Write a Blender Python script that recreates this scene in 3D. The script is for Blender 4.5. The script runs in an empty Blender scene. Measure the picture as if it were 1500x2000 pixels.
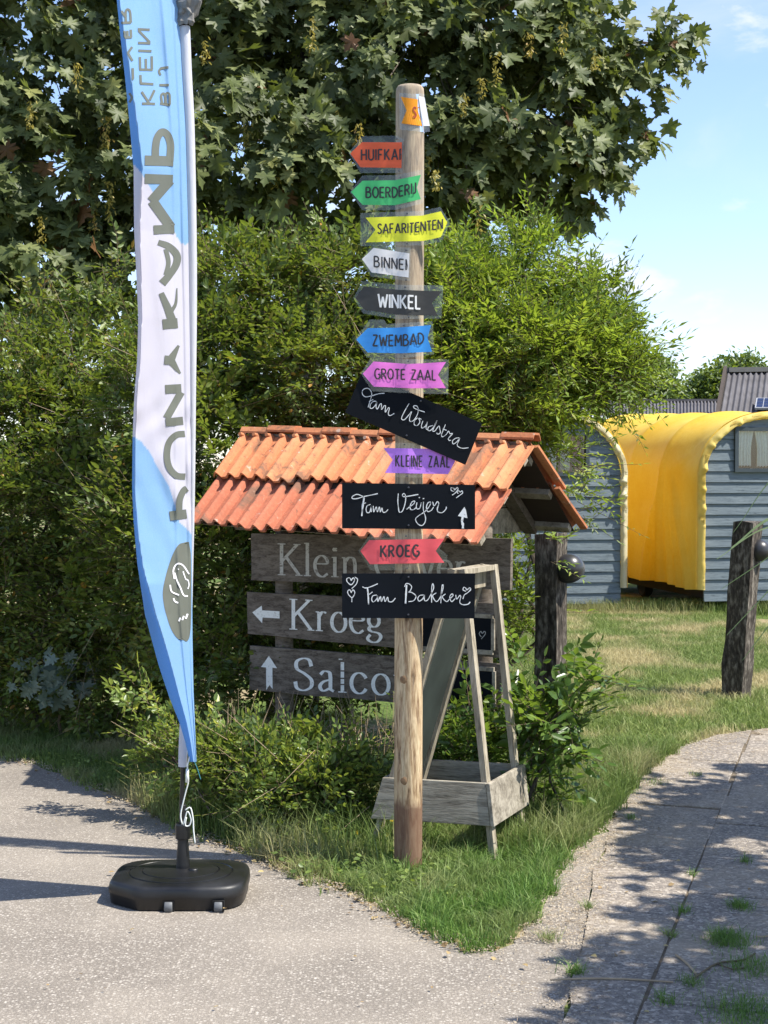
import bpy, math, random
import numpy as np
from mathutils import Vector

# ------------------------------------------------------------------ camera
FPX, HCAM, HORZ = 2880.0, 1.65, 930.0
TH = math.atan((1000 - HORZ) / FPX)
CT, ST = math.cos(TH), math.sin(TH)
sc = bpy.context.scene
cam = bpy.data.cameras.new('camera')
cam.sensor_fit = 'VERTICAL'; cam.sensor_height = 24.0; cam.lens = 24.0 * FPX / 2000.0
cam.clip_start = 0.05; cam.clip_end = 3000
camo = bpy.data.objects.new('camera', cam); sc.collection.objects.link(camo)
camo.location = (0, 0, HCAM); camo.rotation_euler = (math.pi / 2 - TH, 0, 0)
sc.camera = camo

# ------------------------------------------------------------------ light
SUN_EL = math.radians(56)
SX, SY = 0.963, -0.270                    # horizontal direction towards the sun
TOSUN = Vector((SX * math.cos(SUN_EL), SY * math.cos(SUN_EL), math.sin(SUN_EL)))
sun = bpy.data.lights.new('sun', 'SUN'); sun.energy = 4.7; sun.angle = math.radians(0.55); sun.color = (1, .95, .855)
suno = bpy.data.objects.new('sun', sun); sc.collection.objects.link(suno)
suno.rotation_euler = TOSUN.to_track_quat('Z', 'Y').to_euler()
W = bpy.data.worlds.new('World'); sc.world = W; W.use_nodes = True
wn, wl = W.node_tree.nodes, W.node_tree.links
wn.clear()
wo = wn.new('ShaderNodeOutputWorld'); wb = wn.new('ShaderNodeBackground'); wb.inputs[1].default_value = 0.15
sky = wn.new('ShaderNodeTexSky'); sky.sky_type = 'NISHITA'; sky.sun_disc = False
sky.sun_elevation = SUN_EL; sky.sun_rotation = math.atan2(SX, SY)
sky.air_density = 1.0; sky.dust_density = 0.35; sky.ozone_density = 1.8
tc = wn.new('ShaderNodeTexCoord')
def wnoise(scale, loc, zs, detail=7, dist=.3):
    mp = wn.new('ShaderNodeMapping'); mp.inputs['Scale'].default_value = (1, 1, zs); mp.inputs['Location'].default_value = loc
    nz = wn.new('ShaderNodeTexNoise'); nz.inputs['Scale'].default_value = scale; nz.inputs['Detail'].default_value = detail
    nz.inputs['Roughness'].default_value = .55; nz.inputs['Distortion'].default_value = dist
    wl.new(tc.outputs['Generated'], mp.inputs['Vector']); wl.new(mp.outputs[0], nz.inputs['Vector'])
    return nz.outputs['Fac']
def wramp(src, a, b):
    r = wn.new('ShaderNodeMapRange'); r.interpolation_type = 'SMOOTHSTEP'
    r.inputs['From Min'].default_value = a; r.inputs['From Max'].default_value = b
    wl.new(src, r.inputs['Value']); return r.outputs[0]
def wmath(op, a, b):
    m = wn.new('ShaderNodeMath'); m.operation = op
    for i, v in enumerate((a, b)):
        if isinstance(v, (int, float)): m.inputs[i].default_value = v
        else: wl.new(v, m.inputs[i])
    return m.outputs[0]
thin = wmath('MULTIPLY', wramp(wnoise(4.5, (3.1, 7.7, 1.3), 2.6, 8, .6), .46, .80), .40)
puff = wmath('MULTIPLY', wramp(wnoise(9.0, (1.35, 2.6, 4.1), 2.4, 9, .15), .575, .70), .75)
cl = wmath('MAXIMUM', thin, puff)
wm = wn.new('ShaderNodeMixRGB'); wm.inputs[2].default_value = (3.9, 4.0, 4.35, 1)
wt = wn.new('ShaderNodeMixRGB'); wt.blend_type = 'MULTIPLY'; wt.inputs[0].default_value = 1; wt.inputs[2].default_value = (.90, .88, .95, 1); wl.new(sky.outputs[0], wt.inputs[1])
wl.new(cl, wm.inputs[0]); wl.new(wt.outputs[0], wm.inputs[1]); wl.new(wm.outputs[0], wb.inputs[0]); wl.new(wb.outputs[0], wo.inputs[0])
sc.view_settings.view_transform = 'Standard'; sc.view_settings.look = 'None'
sc.view_settings.exposure = 0.9; sc.view_settings.gamma = 1; sc.view_settings.use_curve_mapping = False
sc.cycles.max_bounces = 7; sc.cycles.transparent_max_bounces = 12; sc.cycles.use_denoising = True
sc.cycles.caustics_reflective = False; sc.cycles.caustics_refractive = False

# ------------------------------------------------------------------ helpers
C = sc.collection
RNG = np.random.default_rng(11); random.seed(5)
def ray(px, py):
    u = (px - 750) / FPX; v = (1000 - py) / FPX
    return np.array([u, CT + v * ST, -ST + v * CT])
def P(px, py, Y):
    r = ray(px, py); t = Y / r[1]
    return np.array([r[0] * t, Y, HCAM + r[2] * t])
def G(px, py, z=0.0):
    r = ray(px, py); t = (z - HCAM) / r[2]
    return np.array([r[0] * t, r[1] * t, z])
def onplane(px, py, p0, n):
    r = ray(px, py); o = np.array([0, 0, HCAM]); t = np.dot(np.asarray(p0) - o, n) / np.dot(r, n)
    return o + r * t
def proj(Pn):
    """world points (N,3) -> photo pixels"""
    d = Pn - np.array([0, 0, HCAM]); f = d[:, 1] * CT - d[:, 2] * ST; u = d[:, 1] * ST + d[:, 2] * CT
    f = np.maximum(f, 1e-3)
    return 750 + FPX * d[:, 0] / f, 1000 - FPX * u / f
def nrm(v):
    v = np.asarray(v, float); return v / (np.linalg.norm(v, axis=-1, keepdims=True) + 1e-9)
def tag(o, label=None, cat=None, group=None, kind=None):
    if label: o['label'] = label
    if cat: o['category'] = cat
    if group: o['group'] = group
    if kind: o['kind'] = kind
    return o
def thing(name, label, cat, loc=(0, 0, 0), group=None):
    o = bpy.data.objects.new(name, None); o.empty_display_size = .1; C.objects.link(o); o.location = [float(a) for a in loc]
    return tag(o, label, cat, group)
def link(name, me, parent=None):
    o = bpy.data.objects.new(name, me); C.objects.link(o)
    if parent is not None:
        o.parent = parent
        p = parent; off = Vector((0, 0, 0))
        while p is not None: off += p.location; p = p.parent
        o.location = -off
    return o
def rawmesh(name, V, F, m, smooth=False):
    me = bpy.data.meshes.new(name); me.from_pydata([tuple(map(float, v)) for v in V], [], [tuple(map(int, f)) for f in F])
    if m is not None: me.materials.append(m)
    if smooth: me.polygons.foreach_set('use_smooth', [True] * len(me.polygons))
    me.update(); return me
def npmesh(name, V, F, m, tint=None, smooth=False):
    """fast mesh from arrays V (n,3), F (k,3|4)"""
    me = bpy.data.meshes.new(name); n, k = len(V), len(F); s = F.shape[1]
    me.vertices.add(n); me.vertices.foreach_set('co', np.ascontiguousarray(V, dtype=np.float32).ravel())
    me.loops.add(k * s); me.loops.foreach_set('vertex_index', np.ascontiguousarray(F, dtype=np.int32).ravel())
    me.polygons.add(k); me.polygons.foreach_set('loop_start', np.arange(0, k * s, s, dtype=np.int32))
    me.polygons.foreach_set('loop_total', np.full(k, s, dtype=np.int32))
    if smooth: me.polygons.foreach_set('use_smooth', np.ones(k, dtype=bool))
    if tint is not None:
        a = me.attributes.new('tint', 'FLOAT', 'POINT'); a.data.foreach_set('value', np.ascontiguousarray(tint, dtype=np.float32))
    me.materials.append(m); me.update(calc_edges=True); return me
class MB:
    def __init__(s): s.V = []; s.F = []
    def add(s, V, F):
        o = len(s.V); s.V += [tuple(map(float, v)) for v in V]; s.F += [tuple(int(i) + o for i in f) for f in F]; return s
    def hexa(s, c):      # 8 corners: bottom loop 0-3, top loop 4-7
        return s.add(c, [(3, 2, 1, 0), (4, 5, 6, 7), (0, 1, 5, 4), (1, 2, 6, 5), (2, 3, 7, 6), (3, 0, 4, 7)])
    def box(s, x0, x1, y0, y1, z0, z1):
        return s.hexa([(x0, y0, z0), (x1, y0, z0), (x1, y1, z0), (x0, y1, z0), (x0, y0, z1), (x1, y0, z1), (x1, y1, z1), (x0, y1, z1)])
    def slab(s, poly, d):     # polygon (3-D points) extruded by vector d
        n = len(poly); d = np.asarray(d, float); A = [np.asarray(p, float) for p in poly]
        return s.add(A + [p + d for p in A], [tuple(range(n)), tuple(range(2 * n - 1, n - 1, -1))] + [(i, i + n, (i + 1) % n + n, (i + 1) % n) for i in range(n)])
    def bar(s, a, b, w, h, up=(0, 0, 1), ext=0):
        a, b = np.asarray(a, float), np.asarray(b, float); d = nrm(b - a); a = a - d * ext; b = b + d * ext
        x = nrm(np.cross(d, up)); y = np.cross(x, d)
        c = [p + x * sx * w / 2 + y * sy * h / 2 for p in (a, b) for sx, sy in ((-1, -1), (1, -1), (1, 1), (-1, 1))]
        return s.hexa(c)
    def tube(s, pts, r, n=8, cap=True):
        pts = [np.asarray(p, float) for p in pts]; r = r if hasattr(r, '__len__') else [r] * len(pts)
        o = len(s.V); ref = None
        for i, p in enumerate(pts):
            t = nrm(pts[min(i + 1, len(pts) - 1)] - pts[max(i - 1, 0)])
            if ref is None: ref = nrm(np.cross(t, (0.3, 1, 0.1) if abs(t[2]) > .5 else (0, 0, 1)))
            ref = nrm(ref - t * np.dot(ref, t)); q = np.cross(t, ref)
            for k in range(n):
                a = 2 * math.pi * k / n; s.V.append(tuple(p + (ref * math.cos(a) + q * math.sin(a)) * r[i]))
        for i in range(len(pts) - 1):
            for k in range(n):
                s.F.append((o + i * n + k, o + i * n + (k + 1) % n, o + (i + 1) * n + (k + 1) % n, o + (i + 1) * n + k))
        if cap:
            s.F.append(tuple(o + k for k in range(n - 1, -1, -1))); e = o + (len(pts) - 1) * n; s.F.append(tuple(e + k for k in range(n)))
        return s
    def lathe(s, prof, c=(0, 0, 0), n=24, ax=2, arc=2 * math.pi):
        o = len(s.V); c = np.asarray(c, float)
        for r, h in prof:
            for k in range(n):
                a = arc * k / n; v = [r * math.cos(a), r * math.sin(a)]; v.insert(ax, h); s.V.append(tuple(c + v))
        for i in range(len(prof) - 1):
            for k in range(n): s.F.append((o + i * n + k, o + i * n + (k + 1) % n, o + (i + 1) * n + (k + 1) % n, o + (i + 1) * n + k))
        return s
    def obj(s, name, m, parent=None, smooth=False):
        return link(name, rawmesh(name, s.V, s.F, m, smooth), parent)
def bevel(o, w, seg=2):
    b = o.modifiers.new('bevel', 'BEVEL'); b.width = w; b.segments = seg; b.limit_method = 'ANGLE'; b.angle_limit = math.radians(40); return o
def catmull(pts, n=5):
    p = [np.asarray(a, float) for a in pts]
    if len(p) < 3: return p
    p = [2 * p[0] - p[1]] + p + [2 * p[-1] - p[-2]]; out = []
    for i in range(1, len(p) - 2):
        for k in range(n):
            t = k / n; a, b, c, d = p[i - 1], p[i], p[i + 1], p[i + 2]
            out.append(.5 * ((2 * b) + (c - a) * t + (2 * a - 5 * b + 4 * c - d) * t * t + (3 * b - a - 3 * c + d) * t ** 3))
    out.append(p[-2]); return out
def interp(tab, x):
    xs = [a for a, b in tab]; ys = [b for a, b in tab]
    return float(np.interp(x, xs, ys))

# ------------------------------------------------------------------ materials
MATS = {}
def base_mat(name, rough=.8, spec=.4, metal=0):
    m = bpy.data.materials.new(name); m.use_nodes = True; N, L = m.node_tree.nodes, m.node_tree.links
    b = N['Principled BSDF']; b.inputs['Roughness'].default_value = rough; b.inputs['Metallic'].default_value = metal
    b.inputs['Specular IOR Level'].default_value = spec
    return m, N, L, b
def ramp(N, L, src, stops, interp_='LINEAR'):
    r = N.new('ShaderNodeValToRGB'); r.color_ramp.interpolation = interp_; e = r.color_ramp.elements
    while len(e) < len(stops): e.new(.5)
    for i, (p, c) in enumerate(stops): e[i].position = p; e[i].color = (*c, 1)
    L.new(src, r.inputs[0]); return r.outputs[0]
def noise(N, L, scale, sv=(1, 1, 1), detail=6, rough=.55, dist=0, coord='Object', vor=False):
    t = N.new('ShaderNodeTexCoord'); mp = N.new('ShaderNodeMapping'); mp.inputs['Scale'].default_value = sv
    L.new(t.outputs[coord], mp.inputs[0])
    n = N.new('ShaderNodeTexVoronoi' if vor else 'ShaderNodeTexNoise'); n.inputs['Scale'].default_value = scale
    if not vor:
        n.inputs['Detail'].default_value = detail; n.inputs['Roughness'].default_value = rough; n.inputs['Distortion'].default_value = dist
    L.new(mp.outputs[0], n.inputs['Vector']); return n
def mix(N, L, fac, a, b, mode='MIX'):
    m = N.new('ShaderNodeMixRGB'); m.blend_type = mode
    for i, v in enumerate((fac, a, b)):
        if isinstance(v, (int, float)): m.inputs[i].default_value = v
        elif isinstance(v, tuple): m.inputs[i].default_value = (*v, 1)
        else: L.new(v, m.inputs[i])
    return m.outputs[0]
def bump(N, L, b, src, strength=.3, dist=.01):
    bp = N.new('ShaderNodeBump'); bp.inputs['Strength'].default_value = strength; bp.inputs['Distance'].default_value = dist
    L.new(src, bp.inputs['Height']); L.new(bp.outputs[0], b.inputs['Normal']); return bp
def maprange(N, L, src, a, b, c=0, d=1):
    r = N.new('ShaderNodeMapRange'); L.new(src, r.inputs[0])
    for i, v in enumerate((a, b, c, d)): r.inputs[i + 1].default_value = v
    return r.outputs[0]
def plain(name, col, rough=.6, spec=.4, metal=0, var=.12, vscale=8, bmp=.0):
    m, N, L, b = base_mat(name, rough, spec, metal)
    n = noise(N, L, vscale)
    c0 = tuple(max(0, c * (1 - var)) for c in col); c1 = tuple(min(1, c * (1 + var)) for c in col)
    L.new(ramp(N, L, n.outputs['Fac'], [(.3, c0), (.7, c1)]), b.inputs['Base Color'])
    if bmp: bump(N, L, b, noise(N, L, vscale * 6).outputs['Fac'], bmp, .004)
    return m
def wood(name, dark, light, sv, scale=6, rough=.85, bmp=.5, stain=None, knots=0):
    m, N, L, b = base_mat(name, rough, .25)
    n1 = noise(N, L, scale, sv, 8, .62, .6); n2 = noise(N, L, scale * 5, sv, 4, .6)
    f = mix(N, L, .35, n1.outputs['Fac'], n2.outputs['Fac'])
    c = ramp(N, L, f, [(.36, tuple(x * .4 for x in dark)), (.44, dark), (.58, light)])
    n3 = noise(N, L, 2.3, (1, 1, 1), 4)
    c = mix(N, L, maprange(N, L, n3.outputs['Fac'], .35, .7, 0, .55), c, stain or dark, 'MIX')
    L.new(c, b.inputs['Base Color']); bump(N, L, b, f, bmp, .006)
    return m
def leafmat(name, stops, trans=.35, rough=.42, tcol=(.32, .42, .05), spec=.45):
    m, N, L, b = base_mat(name, rough, spec)
    at = N.new('ShaderNodeAttribute'); at.attribute_name = 'tint'
    oi = N.new('ShaderNodeObjectInfo')
    c = ramp(N, L, at.outputs['Fac'], stops)
    n = noise(N, L, 40.0, detail=2); c = mix(N, L, maprange(N, L, n.outputs['Fac'], .3, .7, 0, .35), c, tuple(x * .6 for x in stops[0][1]))
    L.new(c, b.inputs['Base Color'])
    tr = N.new('ShaderNodeBsdfTranslucent'); L.new(mix(N, L, .6, c, tcol), tr.inputs['Color'])
    ms = N.new('ShaderNodeMixShader'); ms.inputs[0].default_value = trans
    L.new(b.outputs[0], ms.inputs[1]); L.new(tr.outputs[0], ms.inputs[2]); L.new(ms.outputs[0], N['Material Output'].inputs['Surface'])
    return m
def thin_fabric(m, N, L, b, colsock, trans, gain=1.0):
    tr = N.new('ShaderNodeBsdfTranslucent'); L.new(mix(N, L, 1.0, colsock, (gain, gain, gain), 'MULTIPLY'), tr.inputs['Color'])
    ms = N.new('ShaderNodeMixShader'); ms.inputs[0].default_value = trans
    L.new(b.outputs[0], ms.inputs[1]); L.new(tr.outputs[0], ms.inputs[2]); L.new(ms.outputs[0], N['Material Output'].inputs['Surface'])

def m_asphalt():
    m, N, L, b = base_mat('asphalt', .9, .25)
    v = noise(N, L, 98, vor=True); v.inputs['Randomness'].default_value = 1
    sep = N.new('ShaderNodeSeparateColor'); L.new(v.outputs['Color'], sep.inputs[0])
    chip = ramp(N, L, sep.outputs[0], [(.0, (.07, .062, .054)), (.35, (.17, .15, .13)), (.6, (.30, .265, .23)), (.85, (.42, .385, .335)), (1, (.62, .575, .51))])
    edge = maprange(N, L, v.outputs['Distance'], .25, .6, 0, 1)
    c = mix(N, L, edge, chip, (.115, .10, .085))
    big = noise(N, L, .9, detail=7, rough=.65); c = mix(N, L, maprange(N, L, big.outputs['Fac'], .42, .66, 0, .55), c, (.36, .315, .26)); b3 = noise(N, L, 2.1, (1, .5, 1), 6, .6); c = mix(N, L, maprange(N, L, b3.outputs['Fac'], .5, .7, 0, .45), c, (.13, .115, .10))
    fine = noise(N, L, 260, detail=3); c = mix(N, L, .35, c, ramp(N, L, fine.outputs['Fac'], [(.36, (.13, .112, .092)), (.64, (.53, .465, .385))]))
    L.new(c, b.inputs['Base Color']); bump(N, L, b, mix(N, L, .5, v.outputs['Distance'], fine.outputs['Fac']), .6, .006)
    return m
def m_slab():
    m, N, L, b = base_mat('path_slab', .92, .2)
    v = noise(N, L, 85, vor=True); sep = N.new('ShaderNodeSeparateColor'); L.new(v.outputs['Color'], sep.inputs[0])
    chip = ramp(N, L, sep.outputs[0], [(.0, (.12, .10, .085)), (.5, (.21, .178, .148)), (.8, (.34, .292, .24)), (1, (.54, .48, .40))])
    n = noise(N, L, 1.7, detail=6); n2 = noise(N, L, 150, detail=4)
    c = mix(N, L, .4, chip, ramp(N, L, n2.outputs['Fac'], [(.35, (.11, .10, .09)), (.65, (.34, .31, .27))]))
    c = mix(N, L, maprange(N, L, n.outputs['Fac'], .44, .72, 0, .55), c, (.45, .37, .265))
    oi = N.new('ShaderNodeObjectInfo'); c = mix(N, L, 1, c, ramp(N, L, oi.outputs['Random'], [(0, (.94, .94, .94)), (1, (1.04, 1.03, 1.02))]), 'MULTIPLY')
    L.new(c, b.inputs['Base Color']); bump(N, L, b, n2.outputs['Fac'], .5, .006)
    return m
def m_ground():
    m, N, L, b = base_mat('soil_and_turf', .95, .15)
    dry = noise(N, L, 1.1, (1, 1, 1), 5, .6); n2 = noise(N, L, 30, detail=6)
    g = ramp(N, L, n2.outputs['Fac'], [(.3, (.035, .055, .015)), (.6, (.10, .15, .03)), (.75, (.2, .19, .08))])
    s = ramp(N, L, n2.outputs['Fac'], [(.3, (.16, .12, .07)), (.7, (.42, .34, .2))])
    L.new(mix(N, L, maprange(N, L, dry.outputs['Fac'], .50, .60), g, s), b.inputs['Base Color']); bump(N, L, b, n2.outputs['Fac'], .7, .02)
    return m
def m_grass(name, g0, g1, dryc, lo=.5, hi=.6, base=0.0):
    m, N, L, b = base_mat(name, .55, .3)
    dry = noise(N, L, 1.1, (1, 1, 1), 5, .6); at = N.new('ShaderNodeAttribute'); at.attribute_name = 'tint'
    c = ramp(N, L, at.outputs['Fac'], [(0, g0), (.75, g1), (1, dryc)])
    c = mix(N, L, maprange(N, L, dry.outputs['Fac'], lo, hi, base, .85), c, dryc)
    L.new(c, b.inputs['Base Color']); thin_fabric(m, N, L, b, c, .35, 1.2); return m

ASPH = m_asphalt(); SLAB = m_slab(); GROUND = m_ground()
GRASS_LUSH = m_grass('lush_grass', (.06, .13, .024), (.18, .30, .06), (.36, .34, .16), .50, .72)
GRASS_VERGE = m_grass('verge_grass', (.06, .11, .024), (.19, .28, .06), (.44, .38, .20), .48, .66, .05)
GRASS_LAWN = m_grass('lawn_grass', (.08, .14, .028), (.23, .31, .07), (.52, .44, .24), .47, .6, .08)

# ------------------------------------------------------------------ stroke lettering
RIB = [0]
def ribbon(mb, pts, hw, mp, cross=1):
    """2-D polyline -> ribbon of half width hw (number, list or f(dx,dy)) mapped to 3-D by mp"""
    p = np.array(pts, float); n = len(p)
    if n < 2: return
    d = np.gradient(p, axis=0) if n > 2 else np.repeat([p[1] - p[0]], 2, 0)
    for i in range(n):
        if np.hypot(*d[i]) < 1e-6: d[i] = p[min(i + 1, n - 1)] - p[max(i - 1, 0)]
    d = d / (np.hypot(d[:, 0], d[:, 1])[:, None] + 1e-9); nn = np.stack([-d[:, 1], d[:, 0]], 1)
    if callable(hw): w = np.array([hw(abs(a), abs(b)) for a, b in d])
    elif hasattr(hw, '__len__'): w = np.interp(np.linspace(0, 1, n), np.linspace(0, 1, len(hw)), hw)
    else: w = np.full(n, float(hw))
    V = []; RIB[0] = (RIB[0] + 1) % 7; dy = np.array([0, -.00022 * RIB[0], 0]); c1 = cross + 1
    for i in range(n): V += [mp(*(p[i] + nn[i] * w[i] * (1 - 2 * k / cross))) + dy for k in range(c1)]
    mb.add(V, [(c1 * i + k, c1 * i + k + 1, c1 * (i + 1) + k + 1, c1 * (i + 1) + k) for i in range(n - 1) for k in range(cross)])
def arc(cx, cy, rx, ry, a0, a1, n=14):
    return [(cx + rx * math.cos(math.radians(a0 + (a1 - a0) * i / n)), cy + ry * math.sin(math.radians(a0 + (a1 - a0) * i / n))) for i in range(n + 1)]
CAPS = {
 'A': (.60, [[(0, 0), (.30, 1)], [(.30, 1), (.60, 0)], [(.11, .32), (.49, .32)]]),
 'B': (.50, [[(0, 0), (0, 1)], [(0, .97)] + arc(.20, .76, .22, .215, 90, -90) + [(0, .54)], [(0, .52)] + arc(.24, .27, .25, .255, 90, -90) + [(0, .02)]]),
 'D': (.52, [[(0, 0), (0, 1)], [(0, .97)] + arc(.12, .5, .40, .47, 90, -90, 18) + [(0, .03)]]),
 'E': (.42, [[(0, 0), (0, 1)], [(0, .97), (.42, .97)], [(0, .5), (.36, .5)], [(0, .03), (.42, .03)]]),
 'F': (.40, [[(0, 0), (0, 1)], [(0, .97), (.40, .97)], [(0, .5), (.34, .5)]]),
 'G': (.56, [arc(.31, .5, .31, .49, 50, 340, 20), [(.33, .45), (.58, .45)], [(.575, .45), (.575, .2)]]),
 'H': (.50, [[(0, 0), (0, 1)], [(.5, 0), (.5, 1)], [(0, .5), (.5, .5)]]),
 'I': (.02, [[(.01, 0), (.01, 1)]]),
 'J': (.24, [[(.22, 1), (.22, .2)] + arc(.08, .17, .14, .16, 0, -140, 8)]),
 'K': (.50, [[(0, 0), (0, 1)], [(.46, 1), (.03, .45)], [(.12, .56), (.50, 0)]]),
 'L': (.38, [[(0, 1), (0, 0)], [(0, .03), (.38, .03)]]),
 'M': (.62, [[(0, 0), (.04, 1)], [(.04, 1), (.31, .3)], [(.31, .3), (.58, 1)], [(.58, 1), (.62, 0)]]),
 'N': (.50, [[(0, 0), (0, 1)], [(0, 1), (.5, 0)], [(.5, 0), (.5, 1)]]),
 'O': (.58, [arc(.29, .5, .29, .48, 0, 360, 24)]),
 'R': (.48, [[(0, 0), (0, 1)], [(0, .97)] + arc(.20, .74, .23, .235, 90, -90) + [(0, .468)], [(.18, .5), (.48, 0)]]),
 'S': (.42, [catmull([(.40, .82), (.30, .96), (.12, .94), (.03, .78), (.10, .60), (.30, .45), (.40, .27), (.32, .07), (.14, .02), (.0, .15)])]),
 'T': (.48, [[(0, .97), (.48, .97)], [(.24, .97), (.24, 0)]]),
 'U': (.50, [[(0, 1), (0, .28)] + arc(.25, .27, .25, .25, 180, 360, 12) + [(.5, 1)]]),
 'W': (.76, [[(0, 1), (.19, 0)], [(.19, 0), (.38, .8)], [(.38, .8), (.57, 0)], [(.57, 0), (.76, 1)]]),
 'Z': (.48, [[(.02, .97), (.46, .97)], [(.46, .97), (.02, .03)], [(.02, .03), (.48, .03)]]),
 ' ': (.30, []),
}
def caps_text(mb, s, x0, x1, base, h, hw, mp, gap=.2, xmax=1e9):
    tot = sum(CAPS[c][0] + gap for c in s) - gap; k = (x1 - x0) / tot; x = x0
    for c in s:
        w, st = CAPS[c]
        for q in st:
            q = [(x + a * k, interp(base, x + a * k) - b * h) for a, b in q]
            ribbon(mb, q, hw, lambda a, b: mp(min(a, xmax), b))
        x += (w + gap) * k
SER = {   # serif letters: body strokes (broad pen) and serifs (thin bars)
 'K': (.74, [[(.14, 0), (.14, 1)], [(.62, .98), (.16, .45)], [(.28, .58), (.68, .02)]], [(.02, .26, .985), (.02, .26, .015), (.50, .72, .985), (.56, .78, .015)]),
 'l': (.26, [[(.13, 0), (.13, 1.05)]], [(.03, .13, 1.03), (.02, .24, .015)]),
 'e': (.46, [catmull([(.05, .40), (.40, .42), (.38, .58), (.24, .66), (.09, .55), (.04, .32), (.12, .08), (.28, .0), (.43, .10)], 6)], []),
 'i': (.26, [[(.13, 0), (.13, .64)], arc(.13, .87, .03, .035, 0, 360, 8)], [(.03, .13, .62), (.02, .24, .015)]),
 'n': (.58, [[(.12, 0), (.12, .62)], catmull([(.13, .5), (.24, .63), (.38, .60), (.43, .42)], 6) + [(.43, 0)]], [(.02, .12, .62), (.02, .22, .015), (.33, .54, .015)]),
 'O': (.80, [arc(.40, .5, .34, .49, 0, 360, 28)], []),
 'o': (.52, [arc(.26, .32, .21, .32, 0, 360, 24)], []),
 'v': (.50, [[(.06, .64), (.26, 0)], [(.26, 0), (.44, .64)]], [(.0, .16, .63), (.36, .52, .63)]),
 'r': (.40, [[(.12, 0), (.12, .62)], catmull([(.13, .48), (.22, .62), (.34, .60)], 5)], [(.02, .12, .62), (.02, .24, .015)]),
 'g': (.50, [arc(.23, .43, .16, .20, 0, 360, 20), catmull([(.14, .27), (.08, .16), (.16, .08), (.36, .04), (.44, -.08), (.34, -.24), (.16, -.26), (.04, -.16), (.12, -.02)], 5), [(.34, .58), (.46, .62)]], []),
 'S': (.60, [catmull([(.48, .76), (.42, .95), (.26, .99), (.09, .88), (.10, .66), (.30, .52), (.48, .34), (.47, .12), (.28, .0), (.10, .06), (.05, .26)], 6)], []),
 'a': (.46, [catmull([(.06, .52), (.16, .63), (.30, .60), (.33, .45)], 5) + [(.33, .08), (.42, .02)], catmull([(.33, .38), (.14, .30), (.05, .15), (.14, .02), (.33, .12)], 5)], []),
 ' ': (.30, [], []),
}
def serif_text(mb, s, x0, base, h, mp, k=1.0, thick=.055, thin=.018, broken=()):
    x = x0
    for ci, c in enumerate(s):
        w, st, se = SER[c]
        for q in st:
            q = [(x + a * h * k, interp(base, x + a * h * k) - b * h) for a, b in q]
            if ci in broken:
                n = len(q)
                if n == 2:
                    for t0, t1 in ((0, .22), (.26, .40), (.44, .62), (.66, .9)):
                        a, b = np.array(q[0]), np.array(q[1]); ribbon(mb, [a + (b - a) * t0, a + (b - a) * t1], h * thick * .9, mp)
                    continue
                q = q[2:n - 2]
            ribbon(mb, q, lambda dx, dy: h * (thin + (thick - thin) * dy), mp)
        for a, b, y in se:
            xa, xb = x + a * h * k, x + b * h * k
            ribbon(mb, [(xa, interp(base, xa) - y * h), (xb, interp(base, xb) - y * h)], h * .016, mp)
        x += (w + .06) * h * k

# ------------------------------------------------------------------ the ground
def sheet(name, px_poly, z, m):
    pts = [G(a, b, z) if not isinstance(a, tuple) else (a[0], a[1], z) for a, b in px_poly]
    return tag(link(name, rawmesh(name, pts, [tuple(range(len(pts)))], m)), kind='structure')
ground = tag(link('ground', rawmesh('ground', [(-200, -30, 0), (200, -30, 0), (200, 300, 0), (-200, 300, 0)], [(0, 1, 2, 3)], GROUND)), kind='structure')
LEFT_EDGE = [(0, 1482), (60, 1492), (120, 1512), (230, 1560), (300, 1590), (350, 1612), (430, 1650), (500, 1680), (560, 1703), (620, 1722), (680, 1745), (760, 1788), (820, 1815), (880, 1838), (960, 1862)]
RIGHT_EDGE = [(1000, 1842), (1030, 1815), (1055, 1785), (1072, 1740), (1095, 1700), (1120, 1668), (1160, 1632), (1200, 1590), (1225, 1560), (1245, 1530), (1280, 1500), (1330, 1462), (1400, 1440), (1500, 1425)]
le = [G(a, b) for a, b in LEFT_EDGE]; re_ = [G(a, b) for a, b in RIGHT_EDGE]
# road: everything in front of the verge's left edge
far_l = G(0, 1482) + np.array([-6, 3.2, 0])
def jag(pts, amp, n=5):
    out = []
    for a, b in zip(pts[:-1], pts[1:]):
        for k in range(n):
            p = a + (b - a) * k / n; out.append(p + RNG.normal(0, amp, 3) * (1, 1, 0))
    out.append(pts[-1]); return out
PD = np.array([.302, .953, 0]); PN = np.array([.953, -.302, 0])      # path direction, path right
tip = G(960, 1862)
pe = [G(1205, 1600), G(1185, 1650), G(1160, 1705), G(1150, 1770), G(1140, 1845), G(1122, 1900), G(1100, 2010), G(1070, 2150)]
ie = 8
rd = [far_l] + jag(le, .012) + jag(re_[:ie], .015) + jag(pe, .006, 3) + [np.array([.35, 1.0, 0]), np.array([.35, -3, 0]), np.array([-9, -3, 0])]
tag(link('road', rawmesh('road', [(p[0], p[1], .004) for p in rd], [tuple(range(len(rd)))], ASPH)), kind='structure')
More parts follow.
